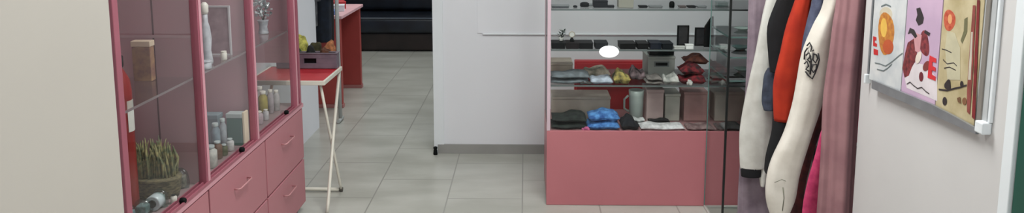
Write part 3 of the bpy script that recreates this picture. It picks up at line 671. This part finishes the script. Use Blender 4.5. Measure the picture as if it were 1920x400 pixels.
folded(1214, 1246, 152, 166, 3.80, S1, .12, fab('grey_taupe_cloth', (132, 126, 122)), 'taupe folded cloth under the grey organiser', 7)
folded(1246, 1276, 150, 166, 3.80, S1, .12, fab('white_rag', (206, 204, 200), (120, 124, 120), 22), 'white and grey crumpled cloth left of the maroon patterned one', 8, 2.2, layers=1)
folded(1278, 1326, 132, 168, 3.80, S1, .13, fab('maroon_pattern', (132, 30, 40), (24, 18, 22), 38), 'tall maroon and black patterned clothes pile on the third shelf', 9, 2.0, .5, layers=2)
folded(1286, 1330, 116, 132, 3.95, S1+.075, .12, fab('brown_orange_cloth', (112, 62, 46), (60, 26, 28), 40), 'brown-orange cloth bundle heaped above the maroon pile', 10, 2.0, layers=1)
folded(1290, 1302, 150, 160, 3.775+.01, S1, .02, fab('white_bit', (220, 218, 214)), 'small white folded cloth tucked before the maroon pile', 11, layers=1)
folded(1336, 1402, 152, 168, 3.82, S1, .12, fab('teal_grey_cloth', (112, 124, 122)), 'grey-green folded cloth behind the glass showcase', 12)
# grey organisers with handle slot
def organiser(px0, px1, py0, z, Y, dep, label, m, slot=True):
    x0, x1 = onY(Y, px0, 100).x, onY(Y, px1, 100).x; z0 = z+.001; h = onY(Y, px0, py0).z-z0
    t = thing('storage_box', label, 'storage box', ((x0+x1)/2, Y+dep/2, z0))
    bm = B(); loft(bm, [((x0+x1)/2, Y+dep/2, z0, 1, 1)]*0 or [((x0+x1)/2, Y+dep/2, z0, .01, .01)]*0 or [], 4) if False else box(bm, x0, x1, Y, Y+dep, z0, z0+h*.9, .004)
    obj('body', bm, m, t)
    bm = B(); box(bm, x0-.003, x1+.003, Y-.003, Y+dep+.003, z0+h*.9, z0+h, .003); obj('lid', bm, m, t)
    if slot:
        bm = B(); cx_ = (x0+x1)/2; box(bm, cx_-.032, cx_+.032, Y-.003, Y+.001, z0+h*.60, z0+h*.73, .0015); obj('handle_slot', bm, BLACK, t)
        bm = B(); box(bm, cx_-.040, cx_+.040, Y-.0015, Y+.0, z0+h*.55, z0+h*.78, .0008); obj('slot_rim', bm, MG, t)
GRY = mat('organiser_grey', (160, 163, 158), .6, var=.1)
organiser(1216, 1266, 106, S1, 3.93, .2, 'grey storage box with a black handle slot on the third shelf', GRY)
zz = onY(3.93, 1216, 106).z+.002
cbox(1218, 1264, 99, 3.95, zz, .08, BLACK, 'black flat case lying on top of the grey storage box', 'flat_case', 'case', group=g2, h=.022)
organiser(1034, 1074, 120, S1, 3.96, .18, 'beige-grey box standing behind the grey-blue folded cloth', TAN, False)
organiser(1036, 1146, 182, BT-.006, 3.98, .17, 'wide taupe box in the bottom of the pink case, left side', mat('taupe_box', (212, 200, 186), .7, rgb2=(190, 176, 164), scale=8), False)
organiser(1215, 1247, 168, BT-.006, 3.95, .16, 'mauve-brown box in the bottom of the pink case, right of the grey mug', mat('mauve_brown', (206, 180, 178), .7, var=.2), False)
organiser(1250, 1278, 176, BT-.006, 3.97, .14, 'brown-grey box in the bottom of the pink case, next to the mauve-brown one', mat('brown_grey', (196, 196, 186), .7, var=.2), False)
organiser(1286, 1330, 172, BT-.006, 3.97, .14, 'maroon-grey box in the bottom of the pink case, beneath the maroon pile', mat('maroon_grey', (190, 150, 148), .7, var=.2), False)
organiser(1345, 1400, 172, BT-.006, 3.97, .14, 'brown box seen through the glass showcase, lowest level', mat('brown_box', (196, 176, 168), .7, var=.2), False)
c = Vector((cpos(1195, 3.985), 3.985, BT-.005))
t = thing('mug', 'pale grey-green mug in the bottom of the pink case', 'mug', c)
bm = B(); lathe(bm, [(.032, 0), (.037, .008), (.040, .14), (.042, .17), (.038, .17), (.036, .15), (.033, .02), (.002, .018)], c, 28); obj('body', bm, mat('mug_grey', (176, 186, 182), .4, var=.12), t)
bm = B(); tube(bm, [(c.x-.044, c.y-.005, c.z+.14), (c.x-.066, c.y-.008, c.z+.12), (c.x-.066, c.y-.008, c.z+.07), (c.x-.041, c.y-.005, c.z+.05)], .006, 10); obj('handle', bm, mat('mug_grey', (176, 186, 182)), t)
# bottom level clothes
folded(1034, 1103, 214, 240, 3.79, BT-.006, .15, fab('black_green_cloth', (22, 26, 26), (44, 52, 48)), 'black folded clothes at the left end of the bottom level', 20, 1.2, .5, layers=2)
folded(1104, 1166, 210, 243, 3.785, BT-.006, .13, fab('blue_cloth', (96, 156, 220), (42, 84, 150), 34), 'bright blue crumpled cloth in the bottom level', 21, 1.1, .2, layers=2)
folded(1092, 1108, 236, 243, 3.778, BT-.006, .012, fab('pink_cloth', (214, 110, 160)), 'tiny pink cloth edge left of the blue cloth', 22, layers=1)
folded(1168, 1202, 222, 243, 3.785, BT-.006, .12, fab('navy_black_cloth', (18, 20, 30)), 'black crumpled cloth right of the blue one', 23, 2.2, -1.0, layers=1)
folded(1186, 1214, 214, 228, 3.875, BT-.006, .05, fab('grey_white_cloth', (222, 224, 224)), 'pale grey cloth behind the black crumpled cloth', 24)
folded(1206, 1290, 233, 243, 3.785, BT-.006, .10, fab('white_cloth', (236, 234, 236)), 'long flat white folded cloth at the front of the bottom level', 25, layers=1)
folded(1218, 1262, 222, 232, 3.90, BT-.006, .04, fab('black_cloth2', (24, 22, 26)), 'thin black cloth behind the long white one', 26)
folded(1294, 1345, 234, 243, 3.785, BT-.006, .10, fab('grey_red_cloth', (150, 126, 126), (96, 70, 72)), 'greyish pink flat cloth right of the long white one', 27, layers=1)
folded(1352, 1402, 232, 243, 3.785, BT-.006, .10, fab('dark_grey_cloth', (92, 88, 90)), 'dark grey flat cloth seen through the glass showcase', 28, layers=1)
# red suitcase behind the case
Y = 4.30; x0, x1 = onY(Y, 1078, 115).x, onY(Y, 1215, 115).x; z1 = onY(Y, 1078, 115).z
t = thing('red_board', 'flat red board standing upright behind the pink display case', 'board', ((x0+x1)/2, Y+.03, 0))
bm = B(); box(bm, x0, x1, Y+.01, Y+.06, .02, z1, .004); obj('body', bm, mat('deep_red', (204, 34, 48), .5, var=.12), t)
bm = B(); box(bm, x0+.01, x1-.01, Y, Y+.01, .03, z1-.012, .003); obj('front_panel', bm, mat('deep_red', (176, 30, 44)), t)
for dx in (x0+.04, x1-.04):
    bm = B(); lathe(bm, [(.014, 0), (.016, .02)], (dx, Y+.03, 0), 12); obj('foot', bm, BLACK, t)

# ================================================================== GLASS SHOWCASE (clear, before the right end of the pink case)
VX0, VX1, VY0, VY1, VT = .934, 1.36, 3.395, 3.742, 1.62
t = thing('glass_showcase', 'clear glass showcase with thin black corner post, before the pink case', 'showcase', ((VX0+VX1)/2, (VY0+VY1)/2, 0))
DKM = mat('dark_bronze', (34, 38, 38), .35, .3, var=.1)
bm = B()
box(bm, VX0, VX1, VY0, VY0+.012, 0, .014, .002); box(bm, VX0, VX0+.012, VY0+.012, VY1, 0, .014, .002); box(bm, VX1-.012, VX1, VY0+.012, VY1, 0, .014, .002); box(bm, VX0+.012, VX1-.012, VY1-.012, VY1, 0, .014, .002)
obj('base_frame', bm, mat('pale_profile', (196, 194, 190), .4), t)
bm = B(); box(bm, VX0+.012, VX1-.012, VY0+.012, VY1-.012, .001, .008); obj('base_glass', bm, G_CLEAR, t)
for (x, y, m, r) in ((VX0, VY0, DKM, .010), (VX0, VY1-.006, G_EDGE, .005), (VX1-.01, VY0, DKM, .010), (VX1-.006, VY1-.006, G_EDGE, .006)):
    bm = B(); box(bm, x, x+r, y, y+r, .014, VT, .001); obj('corner_post', bm, m, t)
bm = B(); box(bm, VX0+.002, VX0+.006, VY0+.010, VY1-.006, .014, VT); obj('side_glass', bm, G_GREEN, t)
bm = B(); box(bm, VX1-.006, VX1-.002, VY0+.010, VY1-.006, .014, VT); obj('side_glass', bm, G_GREEN, t)
bm = B(); box(bm, VX0+.010, VX1-.010, VY0+.002, VY0+.006, .014, VT); obj('front_glass', bm, G_CLEAR, t)
bm = B(); box(bm, VX0-.002, VX1+.002, VY0-.002, VY1+.002, VT, VT+.014, .002); obj('top_frame', bm, DKM, t)
VS = [onY(VY0, 1370, 152).z, onY(VY0, 1370, 108).z, onY(VY0, 1370, 70).z, 1.2]
for z in VS:
    bm = B(); box(bm, VX0+.008, VX1-.008, VY0+.012, VY1-.01, z-.006, z); s = obj('glass_shelf', bm, G_GREEN, t)
    bm = B(); box(bm, VX0+.008, VX1-.008, VY0+.008, VY0+.012, z-.0065, z+.0005); box(bm, VX0+.0065, VX0+.008, VY0+.012, VY1-.01, z-.0065, z+.0005); sub('shelf_edge', bm, mat('teal_edge', (96, 122, 120), .3, var=.1), s, t)
# a few things in the showcase
c = Vector((onY(3.55, 1392, 100).x, 3.55, VS[1]+.001))
for i, (px, z, r, h, q, lb) in enumerate([(1388, VS[1], .044, .016, (70, 92, 92), 'low dark teal dish on the middle level of the glass showcase'), (1352, VS[1], .03, .014, (128, 140, 138), 'pale grey-green dish just left of the black showcase corner post'), (1394, VS[0], .044, .016, (88, 100, 98), 'grey-green dish on the lower level of the glass showcase'), (1390, VS[2], .04, .012, (150, 164, 160), 'pale dish on the upper level of the glass showcase')]):
    x = onY(3.60, px, 100).x; cc = Vector((x, 3.60, z+.001)); t = thing('dish', lb, 'dish', cc, 'dishes in the glass showcase')
    bm = B(); lathe(bm, [(r*.5, 0), (r*.55, .004), (r, h), (r*.93, h), (r*.5, .007), (.001, .006)], cc, 24); obj('bowl', bm, mat('dish_%d' % i, q, .35, var=.15), t)

# ================================================================== CLOTHES AND CURTAINS ON THE RIGHT
RAILX, RAILZ = 1.47, 1.62
t = thing('garment_rail', 'steel rail carrying the hanging garments between the two curtains', 'rail', (RAILX, 3.0, RAILZ))
bm = B(); tube(bm, [(RAILX, 2.765, RAILZ), (RAILX, 3.352, RAILZ)], .012); obj('bar', bm, CHROME, t)
for y in (2.785, 3.345):
    bm = B(); tube(bm, [(RAILX, y, RAILZ+.01), (RAILX, y, CEIL)], .006); obj('hanger_rod', bm, CHROME, t)
def sleeve_rows(rows, Y, th):
    out = []
    for (py, l, r) in rows:
        a, b = onY(Y, l, py), onY(Y, r, py); out.append(((a.x+b.x)/2, Y, a.z, max(.003, (b.x-a.x)/2), th))
    return dense(out[::-1] if out[0][2] < out[-1][2] else out, 4)
def garment(name, label, cat, Y, rows, m, th=.035, bt=.023, body=None, zb=.85, extra=None, fold=.04, k=4, bodyx=None, bodyw=.17, group='garments on the rail'):
    """front-facing hanging garment: the arm nearest the shop hangs in view, body behind the curtain"""
    t = thing(name, label, cat, (RAILX, Y, zb), group)
    bm = B(); loft(bm, sleeve_rows(rows, Y, th), 32, fold, k, Y*7, tw=.12); s = obj('sleeve', bm, m, t, True)
    X = RAILX
    bodyw = .2
    bm = B(); loft(bm, dense([(X, Y, zb, bodyw*.95, bt*.9), (X, Y, zb+.3, bodyw, bt), (X, Y, 1.42, bodyw*.97, bt), (X, Y, 1.50, bodyw*.8, bt), (RAILX, Y, 1.545, .05, bt)], 5), 36, .03, 6, Y*5)
    obj('body', bm, body or m, t, True)
    bm = B(); tube(bm, [(RAILX, Y, 1.54), (RAILX, Y, RAILZ-.03), (RAILX+.012, Y, RAILZ-.014), (RAILX+.016, Y, RAILZ+.004), (RAILX+.006, Y, RAILZ+.0155), (RAILX-.008, Y, RAILZ+.013)], .002, 6); obj('hanger', bm, CHROME, t)
    return t, s
CREAM = fab('cream_jersey', (220, 213, 204), (204, 196, 186), 12)
OFFW = fab('off_white_knit', (218, 216, 210), (200, 197, 190), 14)
# nearest: cream hoodie with black lettering on its sleeve
HY = 2.80
hood = [(-110, 1566, 1592), (-60, 1548, 1580), (-10, 1548, 1572), (20, 1541, 1566), (50, 1525, 1562), (100, 1505, 1556), (150, 1495, 1549), (200, 1485, 1538), (250, 1470, 1522), (300, 1446, 1507), (335, 1436, 1498), (370, 1435, 1492), (398, 1442, 1481), (408, 1447, 1474)]
t, s = garment('hoodie', 'cream hoodie with black outlined lettering on its hanging sleeve, nearest on the rail', 'hoodie', HY, hood, CREAM, .040, zb=.93)
# lettering on the sleeve (laid just over the cloth)
INK = mat('black_ink', (34, 32, 36), .8, var=.1)
bm = B()
def stroke(pts, r=.0028, Y=HY):
    pp = []
    for (px, py) in pts:
        # sleeve surface in front of the sleeve axis
        for (a, b) in zip(hood, hood[1:]):
            if a[0] <= py <= b[0]:
                f = (py-a[0])/(b[0]-a[0]); l = a[1]+(b[1]-a[1])*f; rr = a[2]+(b[2]-a[2])*f
        u = max(-.97, min(.97, (px-(l+rr)/2)/((rr-l)/2))); y = Y-.041*math.sqrt(1-u*u)-.0005
        pp.append(onY(y, px, py))
    tube(bm, pp, r, 6)
for pts in ([(1513, 86), (1518, 80), (1522, 88), (1520, 97), (1526, 94)], [(1511, 104), (1517, 99), (1520, 106), (1514, 112), (1519, 117)], [(1524, 101), (1531, 103), (1533, 110), (1529, 118), (1524, 112), (1525, 103)],
            [(1508, 120), (1513, 115), (1516, 124), (1511, 130), (1517, 134)], [(1523, 122), (1531, 121), (1530, 130), (1525, 136), (1521, 130), (1524, 122)], [(1510, 134), (1516, 142), (1523, 148), (1528, 138), (1533, 124), (1536, 112), (1534, 100)],
            [(1518, 104), (1521, 114), (1520, 126), (1519, 140)], [(1514, 90), (1509, 98), (1508, 112)]): stroke(pts)
sub('lettering', bm, INK, s, t, 'black outlined lettering')
bm = B(); hood_save = hood
rr_ = dense([(onY(HY, 1464, 402).x, HY-.006, onY(HY, 1464, 402).z, .026, .043), (onY(HY, 1463, 370).x, HY-.004, onY(HY, 1463, 370).z, .0565, .042), (onY(HY, 1466, 345).x, HY-.004, onY(HY, 1466, 345).z, .0605, .042)], 3)
bm = B(); stroke([(1468, 352), (1470, 372), (1467, 396)], .0018); stroke([(1452, 343), (1466, 337), (1482, 344)], .0012)
sub('cuff_slit_and_fold_shade', bm, mat('slit_and_fold_shade_grey', (120, 118, 104), .8), s, t)  # grey lines: the cuff slit, and a fold's crease shade drawn in
# dark brown-red garment just behind
garment('shirt', 'dark red-brown shirt hanging right behind the cream hoodie', 'shirt', 2.90, [(100, 1545, 1572), (150, 1532, 1566), (200, 1520, 1556), (250, 1506, 1536), (300, 1494, 1520), (350, 1484, 1508), (400, 1476, 1502), (430, 1474, 1500)], fab('maroon_cloth', (92, 34, 34), (60, 22, 24)), .03, zb=.80, bodyw=.12)
# hot pink garment
garment('dress', 'hot pink garment showing low between the cream sleeve and the near curtain', 'dress', 2.98, [(240, 1542, 1565), (290, 1530, 1562), (340, 1516, 1558), (400, 1503, 1556), (450, 1492, 1556)], fab('hot_pink_cloth', (236, 84, 132), (206, 60, 110)), .03, zb=.6, bodyw=.12)
garment('jumper', 'slate blue jumper, a thin strip left of the cream hoodie', 'jumper', 3.06, [(-110, 1548, 1572), (-60, 1532, 1560), (0, 1524, 1550), (40, 1514, 1545), (80, 1505, 1540), (120, 1502, 1530), (150, 1498, 1515)], fab('slate_blue', (92, 98, 122), (74, 78, 100)), .03, zb=.95, bodyw=.12)
oj = [(-110, 1534, 1560), (-60, 1512, 1540), (0, 1492, 1520), (50, 1474, 1516), (100, 1462, 1508), (150, 1450, 1500), (190, 1449, 1490), (226, 1451, 1482)]
t, s = garment('sweatshirt', 'orange-red sweatshirt with a black cuff, in the middle of the rail', 'sweatshirt', 3.14, oj, fab('orange_red_cloth', (190, 52, 24), (164, 38, 18), 10), .035, zb=.95, bodyw=.14)
bm = B(); loft(bm, sleeve_rows([(224, 1450, 1483), (250, 1447, 1476), (290, 1437, 1462), (318, 1434, 1448), (326, 1436, 1442)], 3.14, .03), 28, .03, 3); obj('cuff', bm, BLKF, t, True)['label'] = 'black lower part'
garment('jacket', 'black jacket between the orange-red sweatshirt and the white one', 'jacket', 3.22, [(-110, 1506, 1540), (-60, 1480, 1520), (0, 1456, 1502), (50, 1438, 1490), (100, 1440, 1474), (120, 1442, 1466), (135, 1444, 1460)], BLKF, .024, .022, zb=.95, bodyw=.14)
garment('cardigan', 'dark slate cardigan with a low hem, just showing beside the white sleeve', 'cardigan', 3.268, [(128, 1440, 1462), (140, 1433, 1460), (160, 1430, 1456), (190, 1428, 1452), (207, 1432, 1450)], fab('dark_slate', (72, 80, 98), (48, 52, 66)), .018, .019, zb=.95, bodyw=.14)
wj = [(-110, 1480, 1512), (-60, 1456, 1490), (0, 1436, 1470), (50, 1425, 1460), (100, 1416, 1450), (150, 1405, 1448), (200, 1395, 1448), (250, 1388, 1446), (300, 1388, 1438), (316, 1389, 1434)]
t, s = garment('sweater', 'off-white sweater with a black band at the cuff, furthest on the rail', 'sweater', 3.325, wj, OFFW, .024, .024, zb=.95, bodyw=.14)
bm = B(); loft(bm, sleeve_rows([(315, 1389, 1428), (322, 1389, 1428), (331, 1390, 1427)], 3.325, .025), 28, .01, 3); obj('cuff_band', bm, BLKF, t, True)['label'] = 'black cuff band'
bm = B(); loft(bm, sleeve_rows([(300, 1424, 1440), (335, 1424, 1436), (350, 1426, 1433)], 3.325, .012), 20); obj('drawstring_flap', bm, OFFW, t, True)
# mauve curtain behind the garments
CUR = fab('mauve_curtain_cloth', (150, 134, 144), (118, 102, 114), 10); CUR2 = fab('dusty_pink_velvet', (158, 116, 120), (134, 94, 100), 7)
CUR2n = MC['dusty_pink_velvet']
def curtain(name, label, Y, rows, m, th, fold, k, ph, ztop=2.35, zbot=.03):
    a = rows[0]; b = rows[-1]
    pts = [(onY(Y, l, py), onY(Y, r, py)) for py, l, r in rows]
    R = [((p.x+q.x)/2, Y, p.z, (q.x-p.x)/2, th) for p, q in pts]
    z0_, z1_ = R[0][2], R[-1][2]
    R = [(R[0][0]+.004*k/6, Y, z0_+(ztop-z0_)*k/6, R[0][3]*(1-.05*k/6), th) for k in range(6, 0, -1)] + R
    R = R + [(R[-1][0]-.004*k/5, Y, z1_+(zbot-z1_)*k/5, pts[-1][1].x/2-pts[-1][0].x/2+.003*k/5, th*(1+.01*k)) for k in range(1, 6)]
    t = thing(name, label, 'curtain', (R[-1][0], Y, zbot))
    R = dense(R, 6); bm = B(); n = 96; rings = []
    for i, (x, y, z, rx, ry) in enumerate(R):
        ring = []
        for j in range(n):
            a = 2*math.pi*j/n; s = 1+fold*math.sin(k*a+ph+.5*math.sin(z*2.3))+fold*.45*math.sin((2*k+1)*a+2*ph+z*1.1)
            ring.append(bm.verts.new((x+rx*math.cos(a)*min(s, 1.02), y+ry*math.sin(a)*s, z)))
        rings.append(ring)
    skin(bm, rings); obj('drape', bm, m, t, True)
    bm = B(); tube(bm, [(R[0][0]-.12, Y, ztop+.02), (R[0][0]+.2, Y, ztop+.02)], .012); tube(bm, [(R[0][0], Y, ztop+.02), (R[0][0], Y, CEIL)], .006); obj('curtain_rod', bm, CHROME, t)
    return t
curtain('curtain', 'dusty pink velvet curtain gathered against the end of the right wall', 2.70, [(0, 1569, 1624), (50, 1562, 1620), (100, 1556, 1616), (150, 1549, 1612), (200, 1544, 1608), (300, 1540, 1602), (400, 1533, 1597)], CUR2n, .045, .17, 4, .9)
curtain('curtain', 'mauve-grey curtain gathered behind the off-white sweater', 3.375-.0+.0, [(0, 1404, 1448), (100, 1401, 1444), (200, 1396, 1440), (330, 1386, 1440), (400, 1383, 1446)], MC['mauve_curtain_cloth'], .012, .12, 6, 1.1)

# ================================================================== POSTERS ON THE RIGHT WALL
PX = XR-.010
def wp(px, py, off=0): return onX(PX-off, px, py)
fr = thing('poster_display', 'silver and white poster holder with a bottom rail on the right wall', 'poster holder', (PX, wp(1740, 100).y, 1.0))
ya, yb2 = wp(1628, 150).y, wp(1852, 255).y
zr = wp(1740, 202).z
zra = .935
bm = B(); prism(bm, [onX(XR-.0225, *q) for q in ((1634, 150), (1690, 173), (1744, 195), (1786, 217), (1829, 241), (1829, 252), (1786, 233), (1744, 214), (1690, 190), (1634, 166))], (.0085, 0, 0)); obj('bottom_rail', bm, SILV, fr)
bm = B(); box(bm, XR-.008, XR, yb2+.014, ya-.002, .972, 1.75, .001); obj('backing', bm, mat('backing_grey', (186, 188, 190), .5), fr)
bm = B(); box(bm, XR-.026, XR, yb2+.000, yb2+.034, zra+.026, zra+.058, .004); obj('end_cap', bm, TRIM, fr)
bm = B(); box(bm, XR-.022, XR, ya, ya+.010, zra+.005, zra+.038, .003); obj('end_cap', bm, TRIM, fr)
bm = B(); box(bm, XR-.010, XR, yb2-.002, yb2+.008, zra+.058, 1.75, .002); obj('side_strip', bm, TRIM, fr)
bm = B(); box(bm, XR-.012, XR, ya+.002, ya+.010, zra+.038, 1.75, .002); obj('side_strip', bm, SILV, fr)
bm = B(); box(bm, XR-.012, XR, yb2+.034, yb2+.052, zra+.04, 1.75, .002); obj('side_profile', bm, mat('taupe_profile', (132, 126, 120), .5), fr)
bm = B(); box(bm, XR-.034, XR, yb2, ya+.01, 1.75, 1.79, .006); obj('top_rail', bm, SILV, fr)
def poster(pxa, pxb, base, decals, label):
    """sheet between picture columns; decals: (material, outline)"""
    y0, y1 = wp(pxa, 100).y, wp(pxb, 100).y
    t = thing('poster', label, 'poster', (PX, (y0+y1)/2, zra+.03), 'posters on the right wall')
    bm = B(); box(bm, XR-.0105, XR-.0085, min(y0, y1)+.001, max(y0, y1)-.001, max(zra+.022, .958), 1.73); obj('sheet', bm, base, t)
    for i, (nm, m, poly) in enumerate(decals):
        off = .0004+.00012*i
        bm = B(); prism(bm, [onX(XR-.0105-off, *p) for p in poly], (.0004, 0, 0)); obj(nm, bm, m, t)
    return t
def ell(cx, cy, rx, ry, n=20, wob=0, rot=0):
    out = []
    for i in range(n):
        a = 2*math.pi*i/n; s = 1+wob*math.sin(3*a+cx)
        x, y = rx*math.cos(a)*s, ry*math.sin(a)*s; out.append((cx+x*math.cos(rot)-y*math.sin(rot), cy+x*math.sin(rot)+y*math.cos(rot)))
    return out
def line(pts, w=1.2):
    a = [(x, y-w) for x, y in pts]; b = [(x, y+w) for x, y in pts][::-1]; return a+b
P = lambda n, c, c2=None, s=25: mat('print_'+n, c, .35, rgb2=c2, scale=s, var=.12)
ink_d = P('dark', (52, 44, 46)); ink_r = P('red', (200, 40, 40)); ink_g = P('grey', (110, 122, 124))
poster(1633, 1694, P('pale_sheet', (212, 212, 212), (186, 190, 194), 14), [
    ('picture', P('pale_glass', (206, 196, 176)), ell(1661, 27, 12, 14)), ('picture', P('amber', (204, 138, 56), (170, 100, 44), 60), ell(1661, 62, 15, 40, wob=.06)),
    ('picture', P('light_amber', (232, 186, 84)), ell(1657, 52, 6, 18)), ('picture', P('rust', (188, 84, 44)), ell(1665, 88, 10, 14)),
    ('lettering', ink_r, [(1637, 68), (1643, 70), (1643, 76), (1640, 76), (1640, 80), (1644, 82), (1644, 88), (1637, 86)]), ('lettering', ink_r, [(1638, 91), (1646, 94), (1646, 104), (1638, 102)]),
    ('caption', ink_g, line([(1640, 118), (1650, 120), (1660, 124), (1672, 116), (1686, 104), (1692, 100)], 1)), ('caption', ink_g, line([(1644, 130), (1656, 133), (1664, 128), (1672, 120)], 1)), ('picture', ink_g, line([(1652, 12), (1661, 8), (1670, 12)], 1.2))],
    'white poster with an amber jug picture and red letters, leftmost of the three posters')
poster(1695, 1761, P('lilac_sheet', (206, 176, 200), (188, 160, 186), 6), [
    ('picture', P('white_plate', (224, 214, 218)), [(1693, 130), (1712, 118), (1738, 122), (1757, 150), (1757, 190), (1700, 165)]),
    ('picture', P('maroon', (140, 58, 60), (84, 34, 38), 70), [(1702, 80), (1714, 72), (1720, 90), (1718, 112), (1710, 126), (1704, 142), (1696, 146), (1692, 128), (1697, 100)]),
    ('picture', P('maroon2', (150, 62, 66), (92, 34, 42), 70), ell(1733, 82, 9, 24, wob=.08, rot=-.1)), ('picture', P('pinkish', (206, 150, 156)), [(1712, 60), (1728, 66), (1724, 100), (1716, 96)]),
    ('picture', ink_d, [(1718, 16), (1725, 14), (1729, 24), (1732, 34), (1730, 44), (1722, 48), (1717, 38), (1720, 28)]),
    ('picture', ink_d, [(1706, 52), (1714, 56), (1720, 68), (1716, 72), (1708, 62), (1702, 64)]), ('picture', ink_d, [(1734, 56), (1744, 62), (1742, 68), (1733, 62)]),
    ('picture', P('maroon3', (110, 40, 48)), ell(1727, 144, 4, 9)), ('picture', P('maroon4', (130, 60, 56)), ell(1737, 124, 6, 10, rot=.4)), ('picture', P('cream_bits', (226, 212, 200)), ell(1722, 108, 5, 12, rot=.3)),
    ('lettering', P('red2', (214, 50, 56)), [(1743, 104), (1755, 110), (1755, 118), (1748, 116), (1748, 124), (1754, 127), (1754, 134), (1747, 132), (1747, 140), (1754, 144), (1754, 152), (1739, 146), (1741, 124)]),
    ('caption', ink_d, line([(1700, 158), (1706, 154), (1712, 160), (1720, 166), (1728, 164), (1736, 172), (1742, 176)], .9))],
    'pink-lilac poster with maroon pieces and a red letter, middle one of the three posters')
poster(1762, 1838, P('tan_sheet', (198, 184, 150), (172, 156, 118), 16), [
    ('picture', P('orange_red', (200, 104, 74), (176, 66, 48), 70), ell(1780, 38, 11, 20, wob=.05)), ('picture', P('peach', (222, 160, 110)), ell(1781, 36, 4, 9)),
    ('picture', P('khaki_bottle', (196, 188, 160)), [(1776, 58), (1790, 62), (1800, 90), (1800, 150), (1776, 150), (1772, 90)]), ('picture', P('olive', (112, 108, 78)), [(1808, 36), (1814, 32), (1813, 60), (1804, 82), (1801, 76), (1807, 58)]),
    ('caption', ink_d, line([(1766, 92), (1774, 94), (1784, 99)], .9)), ('caption', ink_d, line([(1768, 112), (1776, 120), (1788, 118), (1794, 124)], .9)), ('caption', ink_d, line([(1770, 128), (1780, 126), (1792, 132)], .9)),
    ('picture', ink_d, ell(1777, 160, 6, 10, wob=.15)), ('picture', ink_d, line([(1760, 168), (1776, 170), (1790, 166), (1800, 164), (1812, 160)], 1.6)), ('picture', ink_d, ell(1771, 190, 4, 8)), ('picture', ink_d, ell(1803, 158, 3, 6)),
    ('picture', P('brown_bits', (120, 88, 62)), [(1794, 184), (1800, 182), (1802, 194), (1796, 192)]), ('picture', P('brown_bits2', (132, 92, 64)), ell(1808, 190, 4, 7)),
    ('picture', P('rose_strip', (150, 78, 70), (120, 60, 54)), [(1813, 170), (1818, 90), (1824, 10), (1829, 10), (1824, 130), (1818, 215), (1813, 210)]), ('picture', P('red_strip', (136, 42, 44), (100, 34, 36)), [(1832, 0), (1837, 0), (1832, 120), (1828, 225), (1822, 220), (1827, 110)]),
    ('picture', P('pale_strip', (200, 190, 176)), [(1821, 60), (1824, 60), (1820, 150), (1815, 150)])],
    'tan poster with an orange-red shape and black splotches, rightmost of the three posters')
